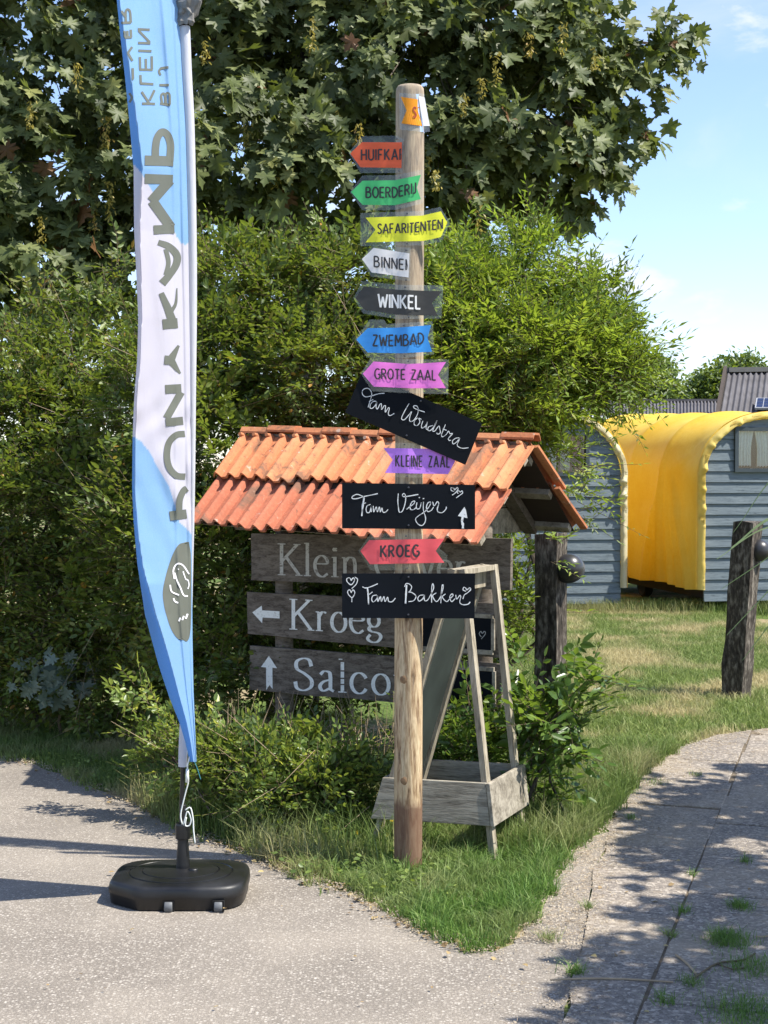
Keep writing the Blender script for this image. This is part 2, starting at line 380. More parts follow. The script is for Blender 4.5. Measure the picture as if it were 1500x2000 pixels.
# path: bedding sheet and slabs one by one
bed = jag(pe[::-1], .006, 3) + jag(re_[ie - 1:], .008) + [G(1500, 1425) + np.array([3, 1.2, 0]), np.array([8, 9, 0]), np.array([6, -3, 0]), np.array([.35, -3, 0]), np.array([.35, 1.0, 0])]
path = thing('path', None, None); tag(path, kind='structure')
BED = plain('path_bedding', (.15, .12, .085), .95, .1, var=.35, vscale=25, bmp=.5)
link('bedding', rawmesh('bedding', [(p[0], p[1], .0095) for p in bed], [tuple(range(len(bed)))], BED), path)
bedxy = np.array([(p[0], p[1]) for p in bed])
def inside(poly, x, y):
    x = np.asarray(x); y = np.asarray(y); c = np.zeros(x.shape, bool); n = len(poly); j = n - 1
    for i in range(n):
        xi, yi = poly[i]; xj, yj = poly[j]
        c ^= ((yi > y) != (yj > y)) & (x < (xj - xi) * (y - yi) / (yj - yi + 1e-12) + xi); j = i
    return c
SL_W, SL_L = .50, .62
org = G(1305, 1845)
for i in range(-4, 6):
    for j in range(-3, 12):
        off = 0 if j % 2 == 0 else .0
        c = org + PN * ((i + .5) * SL_W + RNG.normal(0, .004)) + PD * ((j + .5) * SL_L + (.31 if i % 2 else 0) + RNG.normal(0, .006))
        corners = [c + PN * a * (SL_W / 2 - .004) + PD * b * (SL_L / 2 - .004) for a, b in ((-1, -1), (1, -1), (1, 1), (-1, 1))]
        cin = [bool(inside(bedxy, p[0], p[1])) for p in corners]
        if not any(cin) and not inside(bedxy, c[0], c[1]): continue
        pxy = proj(np.array([c]))
        if c[1] < 3.4 or pxy[0][0] > 1900 or c[1] > 12.5: continue
        if not all(cin):          # cut the bedding outline with the slab's four sides
            sub = [np.array([p[0], p[1], 0.0]) for p in bed]
            for k in range(4):
                a, b = corners[k], corners[(k + 1) % 4]; nn = np.array([-(b - a)[1], (b - a)[0], 0]); out = []
                for p, q in zip(sub, sub[1:] + sub[:1]):
                    dp_, dq = np.dot(p - a, nn), np.dot(q - a, nn)
                    if dp_ >= 0: out.append(p)
                    if (dp_ >= 0) != (dq >= 0): out.append(p + (q - p) * dp_ / (dp_ - dq))
                sub = out
                if len(sub) < 3: break
            if len(sub) < 3: continue
            corners = sub
        t = RNG.normal(0, .0015, 2); mb = MB()
        top = .0135 + RNG.uniform(-.002, .003); cc = np.mean(corners, 0)
        T = [np.array([p[0], p[1], top + np.dot(p - c, PN) * t[0] * 3 + np.dot(p - c, PD) * t[1] * 3]) for p in corners]
        Bv = [np.array([(p[0] - cc[0]) * 1.0 + cc[0], (p[1] - cc[1]) + cc[1], .001]) for p in corners]
        In = [cc * (1, 1, 0) + (t_ - cc * (1, 1, 0)) * (.985, .985, 1) + np.array([0, 0, .0]) for t_ in T]
        M = [np.array([t_[0], t_[1], t_[2] - .003]) for t_ in T]
        n = len(T); mb.add(Bv + M + In, [(k + o, (k + 1) % n + o, (k + 1) % n + o + n, k + o + n) for o in (0, n) for k in range(n)] + [tuple(range(2 * n, 3 * n))])
        mb.obj('paving_slab', SLAB, path)

# ------------------------------------------------------------------ foliage machinery
def make_leaves(pos, axis, nor, size, T, F, tint, name, m, parent, parts=0, kind_name='foliage', aspect=None):
    """T: template verts (k,3): x along the leaf, y sideways, z out of plane. Nearest leaves become parts, the rest one mesh"""
    a = nrm(axis); n = nrm(nor - a * np.sum(nor * a, 1, keepdims=True)); s = np.cross(n, a)
    N = len(pos); k = len(T)
    sel = np.zeros(N, bool)
    if parts:
        px, py = proj(pos); vis = (px > 5) & (px < 1495) & (py > 5) & (py < 1995)
        toc = nrm(np.array([0, 0, HCAM]) - pos); face = np.abs(np.sum(toc * n, 1))
        # front-most leaf in each small picture cell
        cell = (px // 9).astype(int) * 1000 + (py // 9).astype(int); order = np.argsort(pos[:, 1])
        _, first = np.unique(cell[order], return_index=True); front = np.zeros(N, bool); front[order[first]] = True
        score = size / pos[:, 1] * (.3 + face) * (vis & front)
        sel[np.argsort(-score)[:parts]] = True; sel &= score > 0
        for t in np.nonzero(sel)[0]:
            V = pos[t] * 0 + (T[:, :1] * a[t] + T[:, 1:2] * s[t] + T[:, 2:3] * n[t]) * size[t]
            me = npmesh('leaf', V, F, m, np.full(k, tint[t]))
            o = link('leaf', me, parent); o.location = Vector(pos[t]) - parent.location
    q = ~sel
    V = pos[q][:, None, :] + size[q][:, None, None] * (T[None, :, :1] * a[q][:, None, :] + T[None, :, 1:2] * s[q][:, None, :] + T[None, :, 2:3] * n[q][:, None, :])
    M = int(q.sum()); FF = (F[None] + (np.arange(M) * k)[:, None, None]).reshape(-1, F.shape[1])
    o = link(kind_name, npmesh(kind_name, V.reshape(-1, 3), FF, m, np.repeat(tint[q], k)), parent)
    o['kind'] = 'stuff'; return o
# leaf templates
OVAL = np.array([(0, 0, 0), (.28, .20, .05), (.62, .19, .05), (1, 0, -.04), (.62, -.19, .05), (.28, -.20, .05)]); OVAL_F = np.array([(0, 1, 2), (0, 2, 3), (0, 3, 4), (0, 4, 5)])
SLIM = np.array([(0, 0, 0), (.45, .14, .04), (1, 0, -.05), (.45, -.14, .04)]); SLIM_F = np.array([(0, 1, 2), (0, 2, 3)])
def maple_template():
    half = [(0, .0), (-.12, .16), (-.16, .40), (.05, .36), (.10, .30), (.20, .62), (.38, .50), (.40, .58), (.60, .66), (.52, .34), (.60, .20), (.74, .28), (.80, .12), (1.0, 0)]
    pts = half + [(x, -y) for x, y in half[-2:0:-1]]
    V = [(.22, 0, 0)] + [(x, y, .26 * abs(y) ** 1.3 - .34 * max(0, x - .3) ** 1.4) for x, y in pts]; n = len(pts)
    return np.array(V) - np.array([-.0, 0, 0]), np.array([(0, 1 + i, 1 + (i + 1) % n) for i in range(n)])
MAPLE, MAPLE_F = maple_template()
def blob_px(px, py, Y, rx, ry, rd):
    c = P(px, py, Y); s = Y / FPX; return (c[0], c[1], c[2], rx * s, rd, ry * s)
def clump_centres(blobs, n, rng, lo=.72, hi=1.03, zmin=.05, cull=.62):
    B = np.array(blobs); w = (B[:, 3] * B[:, 5] + B[:, 3] * B[:, 4]); w = w / w.sum()
    k = rng.choice(len(B), n, p=w); d = nrm(rng.normal(size=(n, 3))); d[:, 1] = np.where(rng.random(n) < .55, -np.abs(d[:, 1]), d[:, 1])
    r = rng.uniform(lo, hi, n)[:, None]; c = B[k, :3] + d * B[k, 3:] * r
    keep = c[:, 2] > zmin
    for b in B:
        q = (((c - b[:3]) / b[3:]) ** 2).sum(1); keep &= (q > cull ** 2)
    return c[keep], nrm(d / B[k][:, 3:])[keep]
def sprays(c, out, per, rng, L=(.12, .28), nl=8, up=.35, spread=.7, droop=.1, rad=.06, pair=True, ang=.9):
    """twigs from clump centres with leaves along them -> leaf pos, axis, normal, twigs"""
    n = len(c) * per; b = np.repeat(c, per, 0) + rng.normal(0, rad, (n, 3)); o = np.repeat(out, per, 0)
    d = nrm(o + np.array([0, 0, up]) + rng.normal(0, spread, (n, 3))); ln = L[0] + (L[1] - L[0]) * rng.random(n) ** 2.2
    t = np.linspace(.15, 1, nl)[None, :, None]
    pos = b[:, None] + d[:, None] * ln[:, None, None] * t + np.array([0, 0, -1]) * (t ** 2) * (ln * droop)[:, None, None]
    side = nrm(np.cross(d, nrm(np.array([0, 0, 1]) + rng.normal(0, .4, (n, 3)))))
    sg = np.where(np.arange(nl) % 2, 1, -1)[None, :, None]
    ax = d[:, None] * (1 - ang * .5) + side[:, None] * sg * ang + rng.normal(0, .18, (n, nl, 3)); ax[:, -1] = d
    nn = np.cross(d, side)[:, None] + rng.normal(0, .35, (n, nl, 3)); nn *= np.sign(nn[..., 2:3] + .15)
    tw = (b, b + d * ln[:, None] - np.array([0, 0, 1]) * (ln * droop)[:, None])
    return pos.reshape(-1, 3), ax.reshape(-1, 3), nn.reshape(-1, 3), tw
def twig_mesh(name, A, B, r, m, parent, kind='stuff'):
    n = len(A); d = nrm(B - A); x = nrm(np.cross(d, [.2, .3, 1])); y = np.cross(d, x); V = []
    for P0, rr in ((A, r), (B, r * .45)):
        for k in range(3):
            an = 2 * math.pi * k / 3; V.append(P0 + (x * math.cos(an) + y * math.sin(an)) * (rr[:, None] if hasattr(rr, '__len__') else rr))
    V = np.stack(V, 1).reshape(-1, 3); f = np.array([(0, 1, 4, 3), (1, 2, 5, 4), (2, 0, 3, 5)])
    o = link(name, npmesh(name, V, (f[None] + (np.arange(n) * 6)[:, None, None]).reshape(-1, 4), m), parent)
    if kind: o['kind'] = kind
    return o
def limb(mb, a, b, r0, r1, rng, wob=.06, n=6, seg=8):
    a, b = np.asarray(a, float), np.asarray(b, float); L = np.linalg.norm(b - a); pts = []
    for i in range(n + 1):
        t = i / n; w = rng.normal(0, wob * L, 3) * math.sin(math.pi * t) if 0 < i < n else 0
        pts.append(a + (b - a) * t + w)
    mb.tube(pts, [r0 + (r1 - r0) * i / n for i in range(n + 1)], seg); return pts

BARK = wood('bark', (.07, .055, .042), (.16, .135, .105), (3, 3, .7), 14, bmp=.9)
TWIG = plain('twig_bark', (.13, .10, .06), .8, .2, var=.3)
TWIG_DRY = plain('dry_stem', (.34, .26, .17), .8, .2, var=.3)
L_MAPLE = leafmat('maple_leaf', [(0, (.042, .058, .020)), (.4, (.115, .145, .050)), (.75, (.215, .25, .095)), (.93, (.29, .29, .09)), (1, (.18, .085, .04))], .30, .5, (.24, .30, .03), .3)
L_ASH = leafmat('ash_leaf', [(0, (.075, .125, .022)), (.45, (.20, .30, .05)), (.85, (.33, .43, .08)), (1, (.40, .38, .06))], .45, .45, (.42, .55, .03))
L_HEDGE = leafmat('hedge_leaf', [(0, (.055, .090, .020)), (.5, (.145, .21, .042)), (.85, (.23, .28, .055)), (.96, (.26, .22, .05)), (1, (.42, .22, .04))], .35, .45, (.34, .44, .03))
L_PRIVET = leafmat('privet_leaf', [(0, (.07, .12, .030)), (.5, (.17, .25, .06)), (.85, (.31, .38, .09)), (1, (.45, .46, .06))], .35, .38, (.4, .5, .05))
L_BROAD = leafmat('broad_leaf', [(0, (.045, .09, .022)), (.6, (.10, .18, .04)), (1, (.22, .31, .07))], .4, .30, (.35, .5, .04))
L_SILVER = leafmat('silver_leaf', [(0, (.12, .17, .12)), (1, (.34, .40, .33))], .25, .5, (.3, .4, .2))
L_SEED = leafmat('seed', [(0, (.30, .26, .05)), (.7, (.46, .37, .08)), (1, (.42, .22, .09))], .35, .5, (.6, .5, .1))

# ---- the big maple ---------------------------------------------------------
def maple_tree():
    r = np.random.default_rng(3)
    t = thing('maple_tree', 'tall dark green maple with drooping lobed leaves and yellow seed clusters', 'tree', (-.75, 13.2, 0))
    B = [blob_px(q[0] - (22 if q[0] > 1000 and q[1] > 0 else 0), *q[1:]) for q in [
        (60, 120, 12.2, 230, 200, .9), (150, 330, 11.7, 230, 190, .8), (60, 500, 11.6, 170, 130, .7), (250, 480, 11.9, 150, 110, .6),
        (430, 120, 12.3, 190, 160, .9), (480, 300, 11.6, 180, 130, .8), (640, 330, 11.6, 160, 110, .7), (560, 420, 11.8, 130, 70, .5),
        (660, 60, 12.6, 220, 150, 1.0), (820, 130, 11.9, 180, 140, .9), (860, 300, 11.8, 150, 110, .7), (780, 400, 11.9, 120, 60, .5), (900, 400, 12, 70, 60, .4),
        (980, 60, 12.2, 170, 120, .9), (1020, 230, 12.0, 150, 130, .9), (1130, 120, 12.2, 130, 120, .8), (1150, 260, 12.3, 110, 95, .6),
        (1080, 340, 12.4, 110, 60, .5), (1250, 150, 12.2, 60, 70, .4), (1315, 85, 12.2, 50, 42, .25), (1195, 345, 12.3, 48, 30, .2), (1140, 385, 12.3, 40, 25, .2), (1230, 250, 12.2, 50, 50, .3),
        (500, -200, 12.8, 500, 260, 1.8), (1000, -150, 12.6, 260, 180, 1.3), (0, -250, 12.6, 350, 250, 1.5), (-200, 200, 12.6, 250, 350, 1.3), (300, -600, 13, 600, 330, 2), (880, -480, 13, 350, 250, 1.5)]]
    c, out = clump_centres(B, 2500, r, .45, 1.03, .4, .45)
    per = 15; n = len(c) * per
    o = np.repeat(out, per, 0)
    fan = nrm(o * (1, 1, .4) + np.array([0, -.15, -.35]) + r.normal(0, .35, (n, 3)))
    pos = np.repeat(c, per, 0) + fan * (r.random(n) ** .7 * .26)[:, None] + r.normal(0, .035, (n, 3))
    px, py = proj(pos)
    # keep a gap of sky to the right and small openings
    keep = (px < 1372) & (r.random(n) < .92)
    pos, fan = pos[keep], fan[keep]; n = len(pos)
    axis = nrm(fan * .5 + np.array([0, -.1, -.55]) + r.normal(0, .35, (n, 3)))
    nor = nrm(np.array([.3, -.55, .66]) + r.normal(0, .5, (n, 3)))
    size = np.clip(r.lognormal(math.log(.108), .26, n), .05, .175)
    tint = np.clip(r.beta(2.2, 3.0, n) + .1 * r.normal(size=n), 0, .92); red = (r.random(n) < .012); tint[red] = 1
    make_leaves(pos, axis, nor, size, MAPLE, MAPLE_F, tint, 'foliage', L_MAPLE, t, 300)
    # stalks of the front leaves and the limbs
    mb = MB(); limb(mb, (-.75, 13.2, -.1), (-.68, 12.8, 3.2), .26, .19, r, .02, 7, 12); mb.obj('trunk', BARK, t, True)
    for a, b, r0 in (((-.68, 12.8, 3.0), P(590, 60, 12.5), .13), ((-.68, 12.8, 3.2), P(480, 60, 12.6), .12), (P(590, 60, 12.5), P(690, -400, 12.8), .09), (P(560, 120, 12.6), P(770, 60, 12.3), .04), (P(480, 60, 12.6), P(180, 250, 12.1), .06),
                     ((-.68, 12.8, 3.1), P(900, 210, 12.3), .06), (P(900, 210, 12.3), P(1240, 210, 12.3), .035), (P(900, 210, 12.3), P(1180, 350, 12.4), .028), (P(590, 60, 12.5), P(950, -20, 12.4), .05), (P(950, -20, 12.4), P(1310, 90, 12.2), .03), (P(480, 60, 12.6), P(330, 560, 12.1), .04), (P(480, 60, 12.6), P(60, 470, 12.0), .05)):
        m2 = MB(); limb(m2, a, b, r0, r0 * .3, r, .05, 6, 7); m2.obj('branch', BARK, t, True)
    A = c[::3]; twig_mesh('twig', A, A - nrm(out[::3]) * .45 + np.array([0, .2, .1]), .006, BARK, t)
    # hanging seed clusters
    pts = [(208, 225), (60, 195), (150, 120), (400, 70), (345, 160), (205, 250), (213, 380), (185, 385), (215, 350), (20, 400), (480, 240), (540, 310), (560, 290), (660, 215), (700, 240), (610, 30),
           (835, 285), (850, 330), (935, 400), (970, 100), (1098, 40), (1035, 60), (940, 150), (905, 180), (80, 420), (1160, 90)]
    for i, (a, b) in enumerate(pts):
        ln = r.uniform(.14, .26); top = P(a, b, 11.0 + r.uniform(-.1, .15)); k = 46
        tt = r.random(k); ps = top + np.stack([r.normal(0, .016, k), r.normal(0, .016, k), -tt * ln], 1)
        T = np.array([(0, 0, 0), (.5, .20, 0), (1, .10, 0), (1, -.12, 0), (.5, -.14, 0)]); Fq = np.array([(0, 1, 2), (0, 2, 3), (0, 3, 4)])
        ax = nrm(np.stack([r.normal(0, .6, k), r.normal(0, .6, k), -np.full(k, .6)], 1)); nn = r.normal(size=(k, 3)); nn[:, 1] -= .8
        s = np.cross(nrm(nn - ax * np.sum(nn * ax, 1, keepdims=True)), ax); sz = .035
        V = (ps - top)[:, None] + sz * (T[None, :, :1] * ax[:, None] + T[None, :, 1:2] * s[:, None])
        me = npmesh('seed_cluster', V.reshape(-1, 3), (Fq[None] + (np.arange(k) * 5)[:, None, None]).reshape(-1, 3), L_SEED, np.repeat(r.random(k) * .6 + (.4 if i % 7 == 0 else 0), 5))
        ob = link('seed_cluster', me, t); ob.location = Vector(top) - t.location
maple_tree()

def shrub(name, label, cat, blobs, base, nclump, per, seed, m, L=(.1, .24), nl=9, size=(.03, .045), up=.4, spread=.6, parts=150, T=SLIM, F=SLIM_F, tintb=(2, 2.6), stems=10, rad=.05, group=None, twigm=None, droop=.1, lo=.7, extra=None, cull=.62, yellow=.02, stemr=.022, dead=0):
    r = np.random.default_rng(seed); B = [blob_px(*q) for q in blobs]
    t = thing(name, label, cat, (base[0], base[1], 0), group)
    c, out = clump_centres(B, nclump, r, lo, 1.04, .05, cull)
    if extra is not None:
        ce = np.array([P(*e[:3]) for e in extra]); oe = nrm(np.array([e[3] for e in extra], float)); c = np.concatenate([c, ce]); out = np.concatenate([out, oe])
    ct = r.normal(0, .19, len(c)); cs = np.clip(r.lognormal(0, .22, len(c)), .65, 1.5)
    pos, ax, nn, tw = sprays(c, out, per, r, L, nl, up, spread, droop, rad)
    n = len(pos); sz = r.uniform(*size, n) * np.repeat(cs, per * nl); tint = np.clip(r.beta(*tintb, n) + np.repeat(ct, per * nl), 0, .95); tint[r.random(n) < yellow] = 1
    k = pos[:, 2] > .02; make_leaves(pos[k], ax[k], nn[k], sz[k], T, F, tint[k], 'foliage', m, t, parts)
    twig_mesh('twig', tw[0], tw[1], .0022, twigm or TWIG, t)
    if dead:
        k = r.integers(0, len(c), dead); A = c[k] + r.normal(0, .08, (dead, 3)); dd = nrm(out[k] * .5 + np.array([0, -.2, .3]) + r.normal(0, .7, (dead, 3))); Bd = A + dd * r.uniform(.12, .5, (dead, 1)); A[:, 2] = np.maximum(A[:, 2], .02); Bd[:, 2] = np.maximum(Bd[:, 2], .03)
        twig_mesh('bare_twig', A, Bd, .0019, TWIG_DRY, t)
    bw = np.array([base[0], base[1], 0.0])
    for i in range(stems):
        b = B[r.integers(min(len(B), 3))]; e = np.array(b[:3]) + r.normal(0, .3, 3) * np.array(b[3:]); mb = MB(); s0 = bw + r.normal(0, .12, 3) * (1, 1, 0)
        limb(mb, s0 - np.array([0, 0, .03]), e, stemr * r.uniform(.6, 1.1), .005, r, .05, 6, 6); mb.obj('stem', BARK, t, True)
    return t, B
# right, bright shrub with pinnate leaves
S3 = [(880, 620, 9.3, 80, 90, .5), (965, 610, 9.3, 80, 80, .5), (1020, 700, 9.1, 130, 95, .6), (1130, 670, 9.2, 75, 65, .45), (1165, 735, 9.1, 75, 35, .4), (890, 730, 9.1, 120, 95, .5),
      (1045, 505, 9.4, 24, 34, .2), (1095, 590, 9.3, 45, 40, .3), (1190, 660, 9.2, 26, 26, .2), (930, 535, 9.4, 45, 24, .3), (1215, 715, 9.1, 28, 22, .2), (960, 820, 9.0, 110, 55, .5), (1030, 800, 9.0, 45, 30, .3),
      (1070, 800, 8.6, 15, 20, .15), (1020, 1080, 8.6, 25, 30, .15), (990, 1180, 8.8, 35, 45, .25)]
shrub('ash_bush', 'bright yellow green bush with feathery leaves behind the tiled shelter and signpost', 'bush', S3, (.78, 8.9), 1000, 7, 21, L_ASH, (.10, .42), 11, (.038, .062), .35, .75, 300, stems=9, yellow=.01, rad=.04,
      extra=[(1045, 455, 9.3, (0, -.2, 1)), (1050, 470, 9.3, (.3, -.2, 1)), (1040, 460, 9.3, (-.2, 0, 1)), (1140, 590, 9.2, (.5, -.2, .9)), (1150, 575, 9.2, (.3, 0, 1)), (1160, 600, 9.2, (.6, 0, .8)), (1195, 660, 9.1, (1, -.1, .7)), (1205, 705, 9.1, (1, 0, .3)), (1190, 640, 9.1, (.5, 0, 1)), (1080, 520, 9.3, (.7, 0, .7)), (1095, 545, 9.3, (.8, 0, .6)),
             (1120, 960, 8.4, (1, 0, .1)), (1130, 995, 8.4, (1, 0, -.1)), (1240, 735, 9, (1, 0, -.1)), (1105, 870, 8.4, (1, -.2, .1)), (1115, 905, 8.4, (.6, -.2, -.4)), (1085, 1075, 8.0, (1, 0, -.3)), (1180, 575, 9.2, (.5, 0, .9)), (1210, 640, 9.2, (.6, 0, .8)), (850, 500, 9.4, (0, 0, 1)), (900, 480, 9.4, (.1, 0, 1)), (1000, 480, 9.4, (.1, 0, 1)), (1010, 500, 9.4, (.2, 0, 1)), (1225, 770, 9, (1, 0, -.5)), (1235, 750, 9, (1, 0, -.2))])
S2 = [(450, 570, 9.3, 80, 80, .5), (560, 600, 9.3, 100, 90, .5), (680, 560, 9.3, 80, 75, .45), (760, 610, 9.3, 70, 90, .5), (430, 700, 9.1, 110, 110, .5), (600, 730, 9.1, 150, 110, .6), (760, 750, 9.1, 90, 100, .5),
      (310, 800, 9.0, 90, 140, .5), (420, 880, 8.9, 100, 130, .5), (310, 1060, 8.8, 110, 170, .5), (430, 1120, 8.7, 80, 150, .45), (560, 1100, 8.7, 110, 180, .5), (720, 1100, 8.7, 110, 200, .5), (860, 1150, 8.7, 100, 180, .5), (420, 1280, 8.4, 90, 90, .35), (600, 1300, 8.4, 110, 90, .35)]
shrub('hedge_bush', 'mid green bramble bush between the white flag and the tiled shelter', 'bush', S2, (-.7, 9.0), 1500, 7, 22, L_HEDGE, (.10, .34), 9, (.032, .052), .4, .65, 220, T=OVAL, F=OVAL_F, stems=10, yellow=.012, dead=180,
      extra=[(420, 500, 9.2, (0, 0, 1)), (480, 490, 9.2, (.2, 0, 1)), (640, 490, 9.2, (-.2, 0, 1)), (700, 490, 9.2, (.2, 0, 1)), (560, 520, 9.2, (0, 0, 1)), (440, 480, 9.2, (.3, 0, 1)), (730, 500, 9.2, (.2, 0, 1)), (520, 510, 9.2, (.2, 0, 1))])
S1 = [(50, 720, 10.2, 80, 50, .4), (150, 710, 10.1, 80, 40, .4), (60, 840, 10.0, 150, 100, .5), (200, 840, 9.9, 100, 100, .5), (80, 1000, 9.7, 170, 130, .6), (220, 1010, 9.5, 100, 140, .5), (60, 1180, 9.6, 150, 130, .5),
      (190, 1200, 9.4, 120, 120, .4), (50, 1310, 9.6, 120, 70, .35), (200, 1320, 9.3, 120, 80, .3), (-120, 1000, 10, 160, 330, .8), (330, 1300, 9.0, 70, 80, .3), (80, 630, 10.3, 40, 18, .15), (190, 600, 10.2, 40, 16, .15), (235, 640, 10.2, 30, 50, .2)]
shrub('tangled_hedge', 'dense tangled hedge with small leaves and bare twigs left of the flag', 'hedge', S1, (-2.3, 9.9), 1500, 7, 23, L_HEDGE, (.10, .38), 9, (.034, .054), .3, .8, 220, T=OVAL, F=OVAL_F, tintb=(2, 2.4), stems=14, yellow=.02, dead=420,
      extra=[(50, 580, 10.2, (.3, 0, .5)), (90, 575, 10.2, (.6, 0, .3)), (180, 560, 10.2, (.7, 0, .1)), (220, 545, 10.2, (.3, 0, .6)), (240, 525, 10.2, (.2, 0, 1)), (120, 620, 10.2, (.4, 0, -.6))])
FB = [(340, 1480, 7.1, 40, 35, .12), (430, 1490, 6.95, 55, 40, .15), (530, 1520, 6.8, 60, 50, .18), (630, 1530, 6.75, 60, 55, .18), (700, 1540, 6.75, 35, 60, .12), (560, 1580, 6.7, 60, 25, .12), (650, 1590, 6.7, 50, 25, .12), (480, 1470, 7.0, 70, 25, .12), (610, 1470, 6.95, 70, 25, .12)]
shrub('privet_bush', 'low sprawling privet bush with pale cut twig ends below the wooden name boards', 'bush', FB, (-.45, 6.95), 330, 5, 24, L_PRIVET, (.07, .22), 9, (.026, .042), .55, .6, 220, T=OVAL, F=OVAL_F, stems=12, stemr=.008, yellow=.05, rad=.035, dead=34,
      extra=[(255, 1365, 7.2, (-.6, -.2, .8)), (290, 1370, 7.2, (-.3, -.2, 1)), (310, 1400, 7.1, (-.6, 0, .9)), (270, 1410, 7.1, (-1, 0, .5)), (330, 1430, 7.1, (-.6, 0, .8)), (350, 1400, 7.1, (-.1, 0, 1)), (320, 1460, 7.05, (-.7, 0, .6)), (300, 1440, 7.05, (-.7, 0, .7))])
BB = [(1030, 1375, 7.0, 26, 26, .15), (1070, 1400, 6.9, 34, 28, .2), (1105, 1375, 6.9, 26, 18, .15), (1060, 1450, 6.9, 35, 45, .15), (1090, 1440, 6.9, 30, 40, .15), (1040, 1530, 6.9, 25, 35, .12)]
shrub('broadleaf_bush', 'glossy broad leaved sapling bush beside the easel, reaching toward the lawn', 'bush', BB, (.72, 6.95), 60, 3, 25, L_BROAD, (.10, .26), 7, (.042, .072), .25, .5, 200, T=OVAL, F=OVAL_F, stems=7, stemr=.010, cull=.3, lo=.3, rad=.03,
      extra=[(1130, 1320, 6.8, (1, -.2, .3)), (1150, 1350, 6.8, (1, -.2, .1)), (1110, 1290, 6.9, (.8, 0, .7)), (1150, 1330, 6.8, (1, 0, .2)), (1130, 1390, 6.8, (1, -.2, 0)), (1090, 1510, 6.8, (.8, -.3, .2)), (1080, 1550, 6.8, (.9, -.2, -.1)), (925, 1380, 6.9, (0, 0, 1)), (1020, 1290, 7, (-.3, 0, 1))])
SB = [(900, 1460, 7.3, 80, 50, .2), (860, 1430, 7.4, 60, 40, .2), (980, 1440, 7.4, 40, 50, .2)]
shrub('elder_bush', 'leafy green bush seen through the legs of the wooden easel', 'bush', SB, (.4, 7.3), 130, 4, 26, L_BROAD, (.08, .2), 8, (.03, .05), .4, .5, 90, T=OVAL, F=OVAL_F, stems=5, stemr=.008)
# silver poplar sapling in the hedge foot
t = thing('poplar_sapling', 'small sapling with silvery lobed leaves at the foot of the left hedge', 'sapling', (*G(120, 1440)[:2], 0))
rr = np.random.default_rng(31); k = 60; pp = np.array([P(110, 1320, 9.0)]) + rr.normal(0, 1, (k, 3)) * (.11, .1, .09)
make_leaves(pp, rr.normal(0, .4, (k, 3)) + (-.2, -.3, -.5), rr.normal(0, .4, (k, 3)) + (.3, -.7, .5), rr.uniform(.06, .1, k), MAPLE, MAPLE_F, rr.random(k), 'foliage', L_SILVER, t, 30)
mb = MB(); limb(mb, G(120, 1440), P(110, 1280, 9.1), .012, .004, rr, .03); mb.obj('stem', TWIG, t)

# far trees behind the roofs
def far_tree(label, blobs, base, seed, dark):
    r = np.random.default_rng(seed); t = thing('far_tree', label, 'tree', (base[0], base[1], 0), 'distant trees behind the roofs')
    B = [blob_px(*q) for q in blobs]; c, out = clump_centres(B, 420, r, .3, 1.05, .3, .2); n = len(c) * 40
    pos = np.repeat(c, 40, 0) + r.normal(0, .22, (n, 3)); make_leaves(pos, r.normal(size=(n, 3)), r.normal(0, .6, (n, 3)) + (.2, -.5, .6), r.uniform(.12, .2, n), OVAL, OVAL_F, np.clip(r.beta(2, 3, n) - dark, 0, .9), 'crown', L_HEDGE, t)
    mb = MB(); limb(mb, (base[0], base[1], -.1), np.array(B[0][:3]), .3, .12, r, .02); mb.obj('trunk', BARK, t, True)
far_tree('dark distant tree rising above the low corrugated roof, beside the bright bush', [(1260, 760, 42, 26, 26, 1), (1290, 775, 42, 22, 16, 1), (1235, 780, 42, 35, 20, 1), (1285, 735, 42, 12, 20, .6)], P(1270, 1000, 42), 41, .14)
far_tree('round dark distant tree immediately left of the big corrugated roof', [(1388, 768, 44, 32, 32, 1.2), (1362, 780, 44, 14, 14, 1), (1425, 750, 44, 32, 28, 1.1), (1455, 728, 44, 20, 10, .8)], P(1390, 1000, 44), 42, .16)

